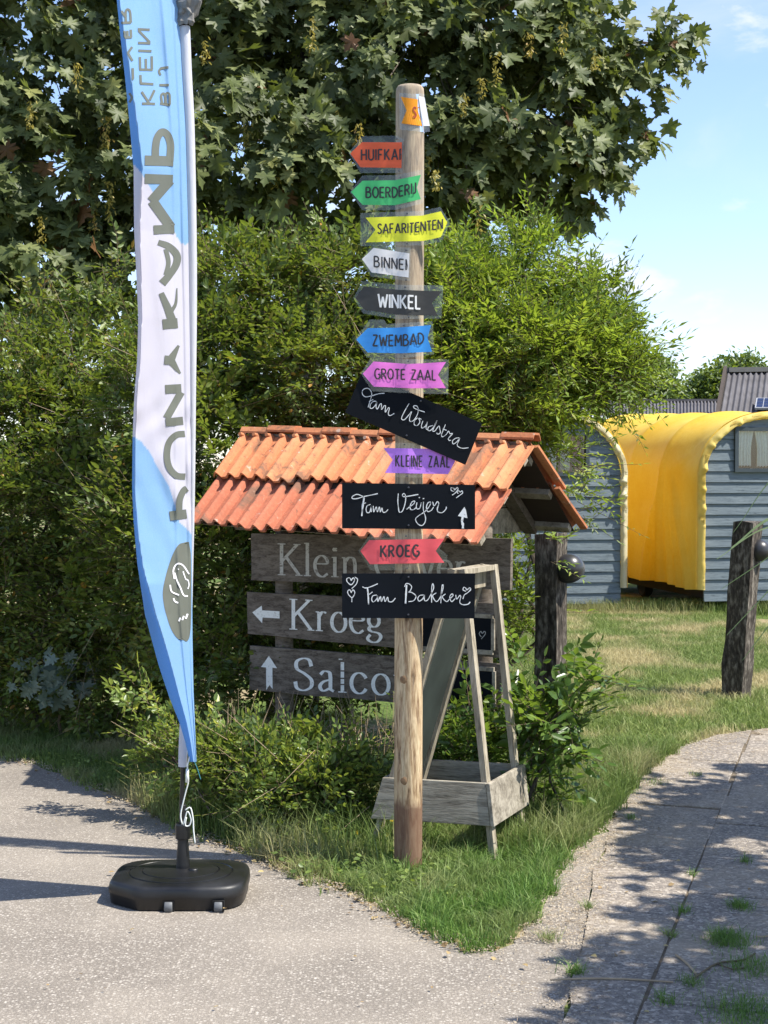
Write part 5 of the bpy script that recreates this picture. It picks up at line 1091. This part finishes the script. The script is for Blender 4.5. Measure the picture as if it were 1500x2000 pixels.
# chalkboards nailed to the post
CHALK = m_paint('chalk', (.72, .74, .74), (.28, .29, .30), .9)
def chalkboard(label, quad, strokes, zoom, off, lw=1.25, filled=None):
    Y = YF - off; c = P(np.mean([q[0] for q in quad]), np.mean([q[1] for q in quad]), Y); t = thing('chalkboard', label, 'chalkboard', c, 'chalkboards on the post')
    mb = MB(); mb.slab([P(*q, Y) for q in quad], (0, .007, 0)); bo = mb.obj('board', CHALKB, t); x0, y0, k = zoom
    mb = MB(); rr = np.random.default_rng(1)
    for i, s in enumerate(strokes):
        w = lw
        if isinstance(s, tuple): w, s = s
        q = catmull([(x0 + a * k, y0 + b * k) for a, b in s], 5)
        wid = w * (1 + .18 * rr.normal(size=max(4, len(q) // 2))); ribbon(mb, q, list(np.clip(wid, .45 * w, 1.5 * w)), lambda a, b: P(a, b, Y - .0012 - .00002 * i))
    for f in filled or []: mb.add([P(x0 + a * k, y0 + b * k, Y - .0012) for a, b in f], [tuple(range(len(f)))])
    mb.obj('chalk_writing', CHALK, bo)
    mx, my = np.mean([q[0] for q in quad]), np.mean([q[1] for q in quad]); tp = (np.array(quad[0]) + quad[1]) / 2; bt = (np.array(quad[2]) + quad[3]) / 2
    for f in (.08, .92): p_ = P(*(tp * (1 - f) + bt * f), Y - .002); m2 = MB(); m2.lathe([(.0001, -.003), (.004, -.002), (.004, .002)], p_, 10, 1); m2.obj('nail', NAIL, t)
chalkboard('tilted black chalkboard with chalk writing Fam Woudstra', [(707, 726), (942, 827), (909, 908), (674, 806)], [
    [(455, 240), (400, 245), (330, 265), (270, 275), (240, 250), (240, 215), (265, 195), (300, 195), (325, 225), (330, 260), (318, 300), (295, 378)], [(305, 322), (345, 300)],
    [(375, 320), (345, 320), (318, 350), (315, 385), (340, 385), (370, 350), (380, 325), (372, 370), (385, 395), (410, 350), (425, 345), (425, 400), (450, 365), (465, 365), (462, 425), (490, 385), (502, 390), (492, 440), (505, 458), (530, 450), (550, 435)],
    [(695, 340), (660, 400), (625, 470), (625, 495), (650, 498), (690, 455), (720, 420), (700, 480), (705, 515), (740, 505), (775, 450), (785, 400), (770, 365), (740, 365), (745, 385), (790, 405), (850, 425)],
    [(780, 480), (750, 505), (745, 545), (775, 555), (800, 520), (790, 485), (815, 495)], [(830, 510), (815, 560), (825, 580), (855, 560), (875, 520), (860, 580), (880, 600)],
    [(925, 555), (885, 570), (880, 600), (900, 605), (930, 575), (968, 505), (930, 590), (930, 612), (950, 605), (985, 560), (995, 590), (1000, 625), (975, 640), (965, 625)],
    [(1050, 545), (1020, 620), (1010, 650), (1025, 665), (1060, 640), (1080, 610), (1095, 635), (1120, 635), (1080, 680), (1085, 700), (1105, 700)], [(1022, 590), (1062, 602)],
    [(1185, 675), (1150, 680), (1120, 705), (1125, 735), (1155, 720), (1190, 680), (1165, 740), (1180, 765), (1220, 778), (1275, 772)]], (660, 720, .2), .012, .75)
chalkboard('level black chalkboard with chalk writing Fam Veijer and a chalk arrow', [(668, 943), (928, 947), (928, 1034), (668, 1032)], [
    [(440, 170), (370, 185), (300, 200), (240, 218), (195, 220), (190, 200), (230, 178), (265, 185), (305, 210), (300, 260), (290, 320), (280, 390)], (1.5, [(305, 215), (292, 290), (283, 388)]), [(300, 268), (325, 260)],
    [(370, 275), (335, 290), (325, 325), (335, 355), (360, 350), (375, 300), (376, 290), (375, 350)], [(395, 290), (400, 350), (425, 300), (435, 350), (455, 300), (465, 350), (480, 310), (490, 350), (515, 350), (540, 325)],
    [(640, 170), (635, 240), (640, 300), (650, 350), (680, 340), (705, 270), (712, 210), (700, 170), (680, 180), (690, 200), (740, 195), (835, 178)],
    [(720, 325), (750, 300), (790, 270), (800, 245), (775, 250), (755, 290), (762, 325), (790, 325), (820, 300)], [(822, 255), (815, 300), (825, 320), (850, 310), (865, 255)],
    [(885, 250), (885, 330), (905, 400), (900, 450), (870, 482), (830, 465), (808, 420), (840, 385), (900, 345), (945, 290), (955, 255), (930, 260), (915, 300), (925, 345), (960, 335), (985, 300)],
    [(975, 250), (990, 290), (1020, 250), (1035, 270), (1020, 320), (1030, 350), (1070, 355), (1105, 320), (1108, 295)], (1.2, [(843, 205), (848, 214)]), (1.2, [(883, 215), (888, 223)]),
    [(1185, 150), (1158, 140), (1155, 115), (1182, 118), (1190, 135), (1215, 110), (1222, 130), (1195, 165), (1165, 185)], [(1225, 170), (1213, 155), (1230, 143), (1245, 155), (1262, 143), (1267, 165), (1235, 190), (1205, 212)],
    (2.2, [(1268, 400), (1262, 440), (1270, 475), (1270, 510)])], (650, 930, .2), .010, .82, [[(1285, 300), (1300, 330), (1315, 410), (1262, 398), (1222, 388)]])
chalkboard('lowest black chalkboard with chalk writing Fam Bakker and small hearts', [(668, 1120), (928, 1120), (927, 1208), (668, 1207)], [
    [(440, 1050), (370, 1080), (320, 1092), (290, 1080)], (1.3, [(338, 1085), (345, 1160), (350, 1252)]), [(355, 1155), (388, 1130)],
    [(430, 1160), (390, 1170), (380, 1210), (400, 1228), (430, 1195), (435, 1165), (440, 1225), (465, 1175), (475, 1225), (500, 1175), (510, 1225), (535, 1180), (545, 1222), (580, 1225), (612, 1190)],
    (1.5, [(720, 1060), (715, 1150), (710, 1245)]), [(700, 1080), (715, 1050), (745, 1052), (770, 1080), (755, 1120), (740, 1132), (770, 1135), (812, 1170), (790, 1215), (740, 1225)],
    [(890, 1160), (850, 1165), (830, 1195), (845, 1220), (880, 1195), (895, 1160), (895, 1212), (925, 1210), (960, 1150), (985, 1090), (975, 1050), (965, 1100), (965, 1235)], [(1010, 1140), (975, 1170), (1010, 1225), (1045, 1190), (1070, 1120), (1080, 1065), (1068, 1070), (1060, 1130), (1055, 1240)],
    [(1100, 1150), (1070, 1180), (1110, 1225), (1140, 1200), (1175, 1165), (1162, 1150), (1142, 1180), (1160, 1225), (1195, 1195)], [(1200, 1160), (1210, 1200), (1240, 1165), (1250, 1180), (1240, 1230), (1270, 1255), (1320, 1250), (1342, 1228)],
    [(1300, 1125), (1272, 1110), (1280, 1085), (1300, 1095), (1308, 1112), (1335, 1090), (1347, 1105), (1320, 1135), (1285, 1160), (1270, 1200)],
    [(183, 1022), (165, 993), (138, 1000), (140, 1030), (180, 1060), (212, 1018), (200, 992), (183, 1012)], [(215, 985), (242, 1008), (228, 1055), (185, 1098)], [(182, 1140), (165, 1110), (145, 1125), (155, 1158), (190, 1185), (215, 1138), (197, 1110), (182, 1130)], [(186, 1180), (186, 1230)]], (650, 930, .2), .010, .85)

# ------------------------------------------------------------------ A-frame easel
ea = thing('wooden_easel', 'weathered wooden A-frame sandwich easel with a low plank skirt behind the signpost', 'easel', (*G(850, 1665)[:2], 0))
L1, R1 = G(724, 1664), G(966, 1681); dp = np.array([.157, .354, 0]); L2, R2 = L1 + dp, R1 + dp
apN = P(892, 1112, 6.42); apF = apN + dp * (1, 1, 0); up = np.array([0, 0, 1.0])
tL = apN + (-.012, 0, 0); tR = apN + (.03, 0, 0); sx = nrm(R1 - L1)
def leg(a, b, w=.042, d=.026):
    mb = MB(); x = nrm(np.cross(b - a, dp)); mb.bar(np.array(a) - (0, 0, .02), b, w, d, up=nrm(dp)); return mb.obj('leg', WOODV, ea)
leg(L1, tL, .026, .045); leg(L2, tL + dp, .026, .045); leg(R1, tR, .026, .045); leg(R2, tR + dp, .026, .045)
mb = MB(); mb.bar(tR - sx * .03 + (0, 0, -.012) - dp * .02, tR - sx * .03 + dp + (0, 0, -.012), .085, .022); mb.obj('top_rail', WOODV, ea)
mb = MB(); mb.bar(tL + (0, 0, -.055), tL + dp + (0, 0, -.055), .02, .09); mb.obj('head_rail', WOODV, ea)
# dark panel between the left legs
f = lambda k: L1 * (1 - k) + tL * k
PANEL = plain('green_black_panel', (.030, .040, .034), .75, var=.3, vscale=6)
mb = MB(); a, b = f(.24), f(.93); o = nrm(dp) * .022; mb.slab([a + o, b + o, b + dp - o, a + dp - o], nrm(np.cross(b - a, dp)) * .008); mb.obj('writing_panel', PANEL, ea)
# plank skirt
zlo, zhi = .155, .335
def at(A, T, z): k = z / T[2]; return A + (T - A) * k
def skirt(A0, T0, A1, T1, nrm_, e0, e1, m):
    q = [at(A0, T0, zlo), at(A1, T1, zlo), at(A1, T1, zhi), at(A0, T0, zhi)]; d = nrm(q[1] - q[0]); q = [q[0] - d * e0, q[1] + d * e1, q[2] + d * e1, q[3] - d * e0]; q = [x + nrm_ * .024 for x in q]
    mb = MB(); mb.slab(q, nrm_ * .018); return bevel(mb.obj('skirt_board', m, ea), .002)
nn_ = nrm(-dp); nr = nrm(np.cross(dp, up)); nr = nr if nr[0] > 0 else -nr
WOODS = wood('skirt_wood', (.20, .18, .145), (.36, .33, .27), (.9, 1.5, 9), 6, .88, .5, (.15, .13, .10))
skirt(L1, tL, R1, tR, nn_, .03, .012, WOODS); skirt(L2, tL + dp, R2, tR + dp, -nn_, .03, .012, WOODS)
q0, q1 = at(R1, tR, zlo), at(R1, tR, zhi); mb = MB(); o0, o1 = nn_ * .044, -nn_ * .044
mb.slab([q0 + o0 + nr * .014, q0 + dp + o1 + nr * .014, q1 + dp + o1 + nr * .014, q1 + o0 + nr * .014], nr * .018); bevel(mb.obj('skirt_board', WOODP, ea), .002)
q0, q1 = at(L1, tL, zlo), at(L1, tL, zhi); mb = MB(); mb.slab([q0 + nn_ * .02 - nr * .014, q0 + dp - nn_ * .02 - nr * .014, q1 + dp - nn_ * .02 - nr * .014, q1 + nn_ * .02 - nr * .014], -nr * .018); mb.obj('skirt_board', WOODS, ea)

# ------------------------------------------------------------------ beach flag on its base
def m_plastic():
    m, N, L, b = base_mat('black_plastic', .42, .5); n = noise(N, L, 5, (1, 1, 1), 6); n2 = noise(N, L, 220, (1, 1, 1), 2)
    L.new(ramp(N, L, n.outputs['Fac'], [(.35, (.006, .006, .0065)), (.7, (.018, .0185, .02))]), b.inputs['Base Color']); L.new(maprange(N, L, n.outputs['Fac'], .3, .7, .34, .55), b.inputs['Roughness']); bump(N, L, b, n2.outputs['Fac'], .15, .002); return m
PLAS = m_plastic()
BC = np.array([(350.5 - 750) / FPX * 5.745, 5.745, 0]); fb = thing('flag_base', 'black plastic water filled flag base with two small rollers standing on the asphalt', 'flag base', BC)
def outline(a, s, ex=4.2):
    c, s_ = math.cos(a), math.sin(a); k = (abs(c) ** ex + abs(s_) ** ex) ** (-1 / ex)
    x, y = c * k, s_ * k
    if x < 0 and y < 0: # chamfered front left corner
        q = (-x - y); lim = 1.52
        if q > lim: x *= lim / q; y *= lim / q
    return x * .266 * s, y * .215 * s
mb = MB(); n = 72; prof = [(.93, .003), (.97, .010), (.985, .045), (.995, .047), (1.0, .062), (.992, .082), (.975, .091), (.93, .096), (.80, .101), (.795, .097), (.78, .097), (.775, .103), (.60, .107), (.595, .103), (.58, .103), (.575, .109), (.3, .113), (.12, .115)]
for s_, z in prof:
    for k in range(n):
        a = 2 * math.pi * (k + .5) / n; x, y = outline(a, s_)
        if s_ < .9:  # blend to a circle
            w = min(1, (.9 - s_) / .12); x = x * (1 - w) + .255 * s_ * math.cos(a) * w; y = y * (1 - w) + .212 * s_ * math.sin(a) * w
        mb.V.append((BC[0] + x, BC[1] + y, z))
mb.F = [(j * n + k, j * n + (k + 1) % n, (j + 1) * n + (k + 1) % n, (j + 1) * n + k) for j in range(len(prof) - 1) for k in range(n)] + [tuple((len(prof) - 1) * n + k for k in range(n))]
o = mb.obj('tank', PLAS, fb, True); e = o.modifiers.new('e', 'EDGE_SPLIT'); e.split_angle = math.radians(50)
ROLL = plain('grey_roller', (.11, .115, .12), .5)
for px in (326, 424):
    x = (px - 750) / FPX * 5.53; y = BC[1] - .212
    mb = MB(); mb.box(x - .022, x + .022, y - .0035, y + .03, .006, .046); nb = mb.obj('recess_shade_box', plain('recess_shade', (.004, .004, .004), .9), fb)  # near-black box set slightly proud, standing in for the shade of a recess
    mb = MB(); mb.lathe([(.001, -.015), (.020, -.015), (.022, -.012), (.022, .012), (.020, .015), (.001, .015)], (x, y + .006, .023), 18, 0); mb.obj('roller', ROLL, fb, True)
cx, cy = BC[0] + .008, BC[1] + .01
mb = MB(); mb.lathe([(.027, .105), (.027, .125), (.021, .225), (.021, .24)], (cx, cy, 0), 24); mb.lathe([(.029, .228), (.030, .233), (.030, .283), (.028, .29), (.014, .291), (.013, .36), (.012, .362), (.004, .362)], (cx, cy, 0), 10); mb.obj('pole_socket', PLAS, fb)
mb = MB(); mb.lathe([(.018, 0), (.018, .006), (.001, .0065)], (cx + .045, cy - .035, .113), 20); mb.obj('filler_cap', PLAS, fb, True)
# pole
fl = thing('beach_flag', 'tall light blue and white beach flag with mirrored grey lettering and a round dark emblem', 'flag', (cx, cy, .29))
YS = 5.765
mb = MB(); polep = [P(355, 1612, YS), P(355, 1570, YS), P(357, 1500, YS), P(361, 1300, YS), P(370, 1000, YS), P(374, 700, YS), P(374, 400, YS), P(366, 150, YS), P(360, 0, YS), P(345, -300, YS), P(300, -700, YS), P(200, -1000, YS)]
polep = catmull(polep, 4); mb.tube(polep, [.009] * 6 + [.009] * (len(polep) - 6), 12); mb.obj('pole', plain('pole_black', (.012, .012, .013), .3, .5), fl, True)
LT = [(-1000, 150), (-700, 170), (-300, 205), (-100, 220), (0, 228), (60, 234), (150, 244), (230, 252), (330, 261), (450, 262), (550, 267), (620, 270), (700, 268), (780, 262), (850, 259), (950, 258), (1020, 261), (1100, 268), (1200, 283), (1300, 310), (1360, 330), (1410, 350), (1450, 362), (1490, 371)]
RT = [(-1000, 196), (-700, 295), (-300, 338), (0, 346), (50, 351), (150, 357), (250, 363), (455, 368), (600, 370), (750, 371.5), (900, 373), (1000, 373.5), (1100, 375), (1250, 376), (1350, 378), (1420, 381), (1490, 384)]
FT = [(-1000, .06), (0, .04), (150, .09), (250, .13), (330, .16), (450, .10), (700, .05), (850, .04), (1040, .05), (1120, .10), (1200, .22), (1300, .36), (1400, .45), (1490, .55)]    # width share of the curled-back strip at the left
def flagS(px, py, o=0):
    L_, R_ = interp(LT, py), interp(RT, py); D = .36 * min(1, max(.16, (1560 - py) / 420)); fk = interp(FT, py)
    u = (R_ - px) / (R_ - L_)
    if u <= 1 - fk: q = u / (1 - fk); d = q ** 1.05
    else: q = (u - (1 - fk)) / fk; d = 1 - .75 * q ** .8
    wv = .026 * math.sin(u * 9 + py * .006) * u * (1 - min(1, u)) * 2.5 + .006 * math.sin(py * .05 + u * 14) * math.exp(-((py - 960) / 130) ** 2) + .004 * math.sin(py * .09 - u * 8) * math.exp(-((py - 820) / 60) ** 2) + .007 * math.sin(py * .021 + u * 5) * u + -.014 * math.exp(-((u - .12 - .03 * math.sin(py * .004)) / .035) ** 2) + .014 * math.exp(-((u - .24) / .05) ** 2)
    return P(px, py, YS - .012 - D * d - wv - o)
def flagcol(px, py, u, fk):
    blue, shaded_blue, white = (.25, .47, .76), (.10, .32, .72), (.66, .64, .73)
    top = interp([(262, 322), (275, 336), (290, 360), (310, 400), (330, 425), (345, 462), (352, 474), (362, 478), (368, 474)], px)
    bot = interp([(262, 853), (275, 862), (290, 880), (310, 915), (330, 950), (343, 990), (350, 1020), (362, 1030), (376, 1045)], px)
    c = blue if (py < top or py > bot) else white
    if u > 1 - fk * .98 and (c is blue): c = shaded_blue  # shade of the curled-back strip put into the colour as darker blue
    return c
mb = MB(); nu = 64; pys = list(np.arange(-1000, 0, 20)) + list(np.arange(0, 1491, 3.0)); cols = []
for py in pys:
    L_, R_ = interp(LT, py), interp(RT, py); fk = interp(FT, py)
    for i in range(nu + 1): u = i / nu; px = R_ - (R_ - L_) * u; mb.V.append(tuple(flagS(px, py))); cols.append(flagcol(px, py, u, fk))
W1 = nu + 1; F = np.array([(j * W1 + i, j * W1 + i + 1, (j + 1) * W1 + i + 1, (j + 1) * W1 + i) for j in range(len(pys) - 1) for i in range(nu)])
m, N, L, b = base_mat('flag_cloth', .75, .2); at_ = N.new('ShaderNodeAttribute'); at_.attribute_name = 'print'; nz = noise(N, L, 300, (1, 1, 1), 2)
cc = mix(N, L, maprange(N, L, nz.outputs['Fac'], .4, .6, 0, .08), at_.outputs['Color'], (.9, .9, .95)); L.new(cc, b.inputs['Base Color']); thin_fabric(m, N, L, b, cc, .38, 1.0); bump(N, L, b, noise(N, L, 9, (1, 1, .35), 4).outputs['Fac'], .35, .02)
me = npmesh('cloth', np.array(mb.V), F, m, None, True); ca_ = me.color_attributes.new('print', 'FLOAT_COLOR', 'POINT'); ca_.data.foreach_set('color', np.array([(*c, 1) for c in cols], dtype=np.float32).ravel()); cloth = link('cloth', me, fl)
FGREY = plain('flag_print_grey', (.115, .125, .105), .8, var=.08)
mb = MB(); z1 = lambda a, b: (a * .35, b * .35); z4 = lambda a, b: (a * .35, 400 + b * .35); z6 = lambda a, b: (200 + a * .5255, 780 + b * .525)
def fs(pts, w, Z, smooth=False):
    q = [Z(*p) for p in pts]; q = catmull(q, 8) if smooth else [np.array(q[i]) + (np.array(q[i + 1]) - np.array(q[i])) * k / 12 for i in range(len(q) - 1) for k in range(12)] + [np.array(q[-1])]
    ribbon(mb, q, w * .35 / 2 if not hasattr(w, '__len__') else [x * .35 / 2 for x in w], lambda a, b: flagS(min(a, interp(RT, b) - .8), b, .0028), 5)
fs([(808, 895), (968, 900)], 56, z1); fs([(948, 900), (952, 810), (935, 755), (905, 737), (878, 770), (868, 830), (868, 895)], 42, z1, True)
fs([(808, 997), (965, 1003)], 54, z1); fs([(950, 1005), (845, 1125)], 56, z1); fs([(850, 1120), (955, 1270)], 56, z1); fs([(858, 1283), (974, 1278)], 50, z1)
fs([(883, 1352), (940, 1375), (985, 1420), (985, 1470), (950, 1530), (905, 1582)], [30, 40, 42, 42, 38, 46], z1, True); fs([(925, 1390), (940, 1465), (925, 1535)], 26, z1, True)
fs([(908, 1810), (992, 1803)], 56, z1); fs([(965, 1800), (935, 1715), (900, 1635)], [50, 42, 30], z1); fs([(958, 1735), (982, 1690), (988, 1608)], [24, 16, 6], z1, True)
fs([(918, 865), (968, 870)], 50, z4); fs([(955, 862), (998, 785)], [46, 14], z4); fs([(955, 872), (1006, 942)], [46, 12], z4)
fs([(922, 1030), (1012, 1025)], 50, z4); fs([(1012, 1045), (930, 1190)], 42, z4); fs([(925, 1215), (1022, 1205)], 46, z4)
fs([(1032, 1278), (985, 1285), (945, 1325), (932, 1395), (945, 1465), (985, 1510), (1034, 1518)], 36, z4, True)
fs([(948, 1737), (1042, 1725)], 52, z4); fs([(1000, 1725), (1003, 1650), (1022, 1600), (1044, 1582)], 36, z4, True)
for q in ([(893, 578), (950, 586)], [(890, 475), (943, 475)], [(895, 382), (941, 375)], [(793, 578), (866, 580)], [(832, 575), (791, 512)], [(836, 560), (863, 503)], [(783, 466), (857, 470)], [(786, 466), (784, 418)],
          [(778, 388), (852, 390)], [(783, 388), (781, 318)], [(815, 388), (814, 328)], [(848, 388), (847, 314)], [(773, 283), (846, 286)], [(771, 240), (840, 242)], [(769, 163), (836, 166)], [(836, 236), (773, 170)],
          [(676, 128), (732, 126)], [(702, 95), (678, 62)], [(694, 210), (736, 208)], [(696, 210), (694, 172)], [(713, 208), (711, 172)], [(732, 208), (730, 165)], [(740, 340), (714, 296)], [(714, 296), (738, 262)], [(736, 442), (745, 440)], [(743, 440), (741, 380)]): fs(q, 14, z1)
for q in ([(905, 578), (900, 535), (912, 522), (922, 535), (924, 578)], [(926, 578), (925, 530), (936, 520), (947, 532), (948, 584)], [(897, 382), (888, 398), (896, 420)], [(731, 125), (726, 66), (712, 52), (702, 68), (703, 124)], [(722, 520), (735, 545), (722, 572)]): fs(q, 13, z1, True)
# emblem
ol = [(322, 530), (290, 535), (265, 570), (240, 640), (225, 710), (228, 760), (240, 810), (258, 860), (280, 890), (305, 900), (318, 898), (326, 870), (330, 800), (330, 600)]
olp = catmull([z6(*p) for p in ol + ol[:1]], 4)
ys = np.linspace(min(p[1] for p in olp) + .3, max(p[1] for p in olp) - .3, 60)
def xr(y):
    xs = [a[0] + (b[0] - a[0]) * (y - a[1]) / (b[1] - a[1]) for a, b in zip(olp[:-1], olp[1:]) if (a[1] - y) * (b[1] - y) < 0]
    return min(xs), min(max(xs), interp(RT, y) - .6)
rows = [xr(y) for y in ys]; o_ = len(mb.V)
for y, (xa, xb) in zip(ys, rows):
    for i in range(25): mb.V.append(tuple(flagS(xa + (xb - xa) * i / 24, y, .0028)))
for j in range(len(ys) - 1):
    for i in range(24): a = o_ + j * 25 + i; mb.F.append((a, a + 1, a + 26, a + 25))
pr = mb.obj('printed_lettering', FGREY, cloth)
mb = MB()
for q, w in (([(268, 668), (264, 635), (278, 612), (300, 618), (322, 650)], 8), ([(268, 645), (278, 675), (290, 700), (302, 728), (318, 732)], 8), ([(300, 640), (310, 668), (318, 672), (322, 690), (318, 705)], 6), ([(252, 690), (258, 715), (285, 728)], 8), ([(264, 740), (270, 752), (282, 757)], 8), ([(284, 826), (290, 812)], 9), ([(297, 821), (303, 806)], 9), ([(310, 816), (317, 798)], 9), ([(281, 630), (284, 633)], 5)):
    qq = catmull([z6(*p) for p in q], 5); ribbon(mb, qq, w * .525 / 2.9, lambda a, b: flagS(min(a, interp(RT, b) - 1), b, .0055), 2)
mb.obj('printed_emblem', plain('flag_white_print', (.8, .8, .84), .8), cloth)
# white pole sleeve
m, N, L, b = base_mat('sleeve_cloth', .8, .2); b.inputs['Base Color'].default_value = (.66, .67, .72, 1); n_ = noise(N, L, 30, (1, 1, .3), 4); thin_fabric(m, N, L, b, ramp(N, L, n_.outputs['Fac'], [(0, (.78, .79, .84)), (1, (.84, .84, .87))]), .25); bump(N, L, b, n_.outputs['Fac'], .3, .01); SLV = m
mb = MB(); sl = [(52, 361, 10), (150, 365, 10), (250, 370.5, 9.5), (455, 375.5, 8.5), (600, 376.5, 8), (750, 376.5, 6.5), (900, 376, 5.5), (1000, 375.5, 4.5), (1100, 374, 3.5), (1250, 369, 5), (1350, 362, 7), (1430, 358.5, 8.5), (1497, 356.5, 8.5)]
sl = catmull([np.array(a, float) for a in sl], 4); mb.tube([P(a[1], a[0], YS + .0) for a in sl], [a[2] / FPX * YS for a in sl], 14, False); mb.obj('pole_sleeve', SLV, fl, True)
# grey gathered cuff at the top
mb = MB(); rr = np.random.default_rng(4); n = 16; rows = []
for j, (py, px, w) in enumerate(((-40, 368, 26), (-20, 368, 25), (-6, 372, 23), (6, 368, 25), (18, 366, 19), (28, 365, 20), (36, 363, 16), (44, 362, 17), (50, 360, 13))):
    c = P(px, py, YS - .01)
    for k in range(n): a = 2 * math.pi * k / n; rad = w / FPX * YS * (1 + .16 * rr.normal()); mb.V.append((c[0] + rad * math.cos(a), c[1] + .7 * rad * math.sin(a), c[2] + rr.normal(0, .004)))
mb.F = [(j * n + k, j * n + (k + 1) % n, (j + 1) * n + (k + 1) % n, (j + 1) * n + k) for j in range(8) for k in range(n)]; mb.obj('gathered_cuff', plain('grey_cuff', (.20, .19, .175), .9, var=.3, vscale=30, bmp=.4), fl)
# cords
CORD = plain('white_cord', (.75, .78, .74), .8); 
for q, w in (([(370, 1478), (366, 1500), (368, 1525), (362, 1550), (353, 1590), (356, 1610)], .0028), ([(362, 1582), (372, 1578), (377, 1600), (378, 1622), (381, 1648)], .0028), ([(358, 1612), (366, 1585), (373, 1600), (370, 1612), (362, 1612), (364, 1596)], .0028), ([(366, 1502), (365, 1528)], .0065)):
    mb = MB(); mb.tube([P(a, b_, YS - .035 - (.02 if w > .003 else 0)) for a, b_ in (catmull(q, 5) if len(q) > 2 else q)], w, 6); mb.obj('cord', CORD, fl, True)
mb = MB(); mb.tube([P(a, b_, YS - .06) for a, b_ in catmull([(380, 1488), (385, 1500), (392, 1522)], 4)], .0015, 5); mb.obj('thread', plain('blue_thread', (.03, .2, .25), .8), fl)

# ------------------------------------------------------------------ reed leaves at the right edge, twigs on the path
t = thing('reed_clump', 'long arching reed leaves leaning in from the right edge before the lamp post', 'reed', (1.72, 5.1, 0)); rr = np.random.default_rng(8)
L_REED = leafmat('reed_leaf', [(0, (.09, .15, .05)), (1, (.30, .40, .18))], .4, .4, (.4, .5, .2))
for k, (ex, ey, mx, my) in enumerate(((1428, 1070, 1490, 1018), (1400, 1092, 1470, 1040), (1432, 1040, 1500, 930), (1410, 1150, 1500, 1075), (1420, 1240, 1500, 1130), (1450, 1290, 1500, 1190))):
    Y = 5.0 + rr.uniform(-.15, .15); p3 = P(ex, ey, Y); p2 = P(mx + 30, my - 10, Y); p1 = P(1640, 980 + rr.uniform(-60, 60), Y); p0 = np.array([1.72 + rr.normal(0, .05), 5.1, 0]); c = catmull([p0, p1, p2, p3], 9)
    mb = MB(); n = len(c); wd = (.0052 if k < 1 else .0016 + .0006 * (k % 3))
    for i, p_ in enumerate(c): w = wd * math.sin(math.pi * min(1, (i + .4) / n)) ** .6 + .0006; mb.V += [(p_[0], p_[1] + w * .3, p_[2] + w), (p_[0], p_[1] - w * .2, p_[2] - w)]
    me = npmesh('reed_leaf', np.array(mb.V), np.array([(2 * i, 2 * i + 1, 2 * i + 3, 2 * i + 2) for i in range(n - 1)]), L_REED, np.full(2 * n, .9 if k < 2 else rr.random() * .6)); link('reed_leaf', me, t)
for lab, q, w in (('long pale straight twig lying across the bottom of the path', [(1075, 1914), (1140, 1911), (1220, 1912), (1315, 1918)], .0032), ('short pale twig lying diagonally on the paving slabs', [(1320, 1865), (1340, 1880), (1360, 1902)], .004),
                  ('forked dark twig lying near the right corner of the path', [(1355, 1910), (1400, 1882), (1450, 1875), (1475, 1862)], .0035), ('thin dry twig lying at the right edge of the path', [(1475, 1829), (1490, 1829), (1510, 1827)], .003)):
    t = thing('fallen_twig', lab, 'twig', G(*q[0])); mb = MB(); mb.tube([G(a, b_, .021) for a, b_ in catmull(q, 4)], w, 6); mb.obj('stick', TWIG_DRY if 'pale' in lab or 'dry' in lab else TWIG, t)
    if 'forked' in lab: mb = MB(); mb.tube([G(1400, 1882, .02), G(1430, 1893, .022), G(1455, 1890, .02)], .0025, 5); mb.obj('side_twig', TWIG, t)
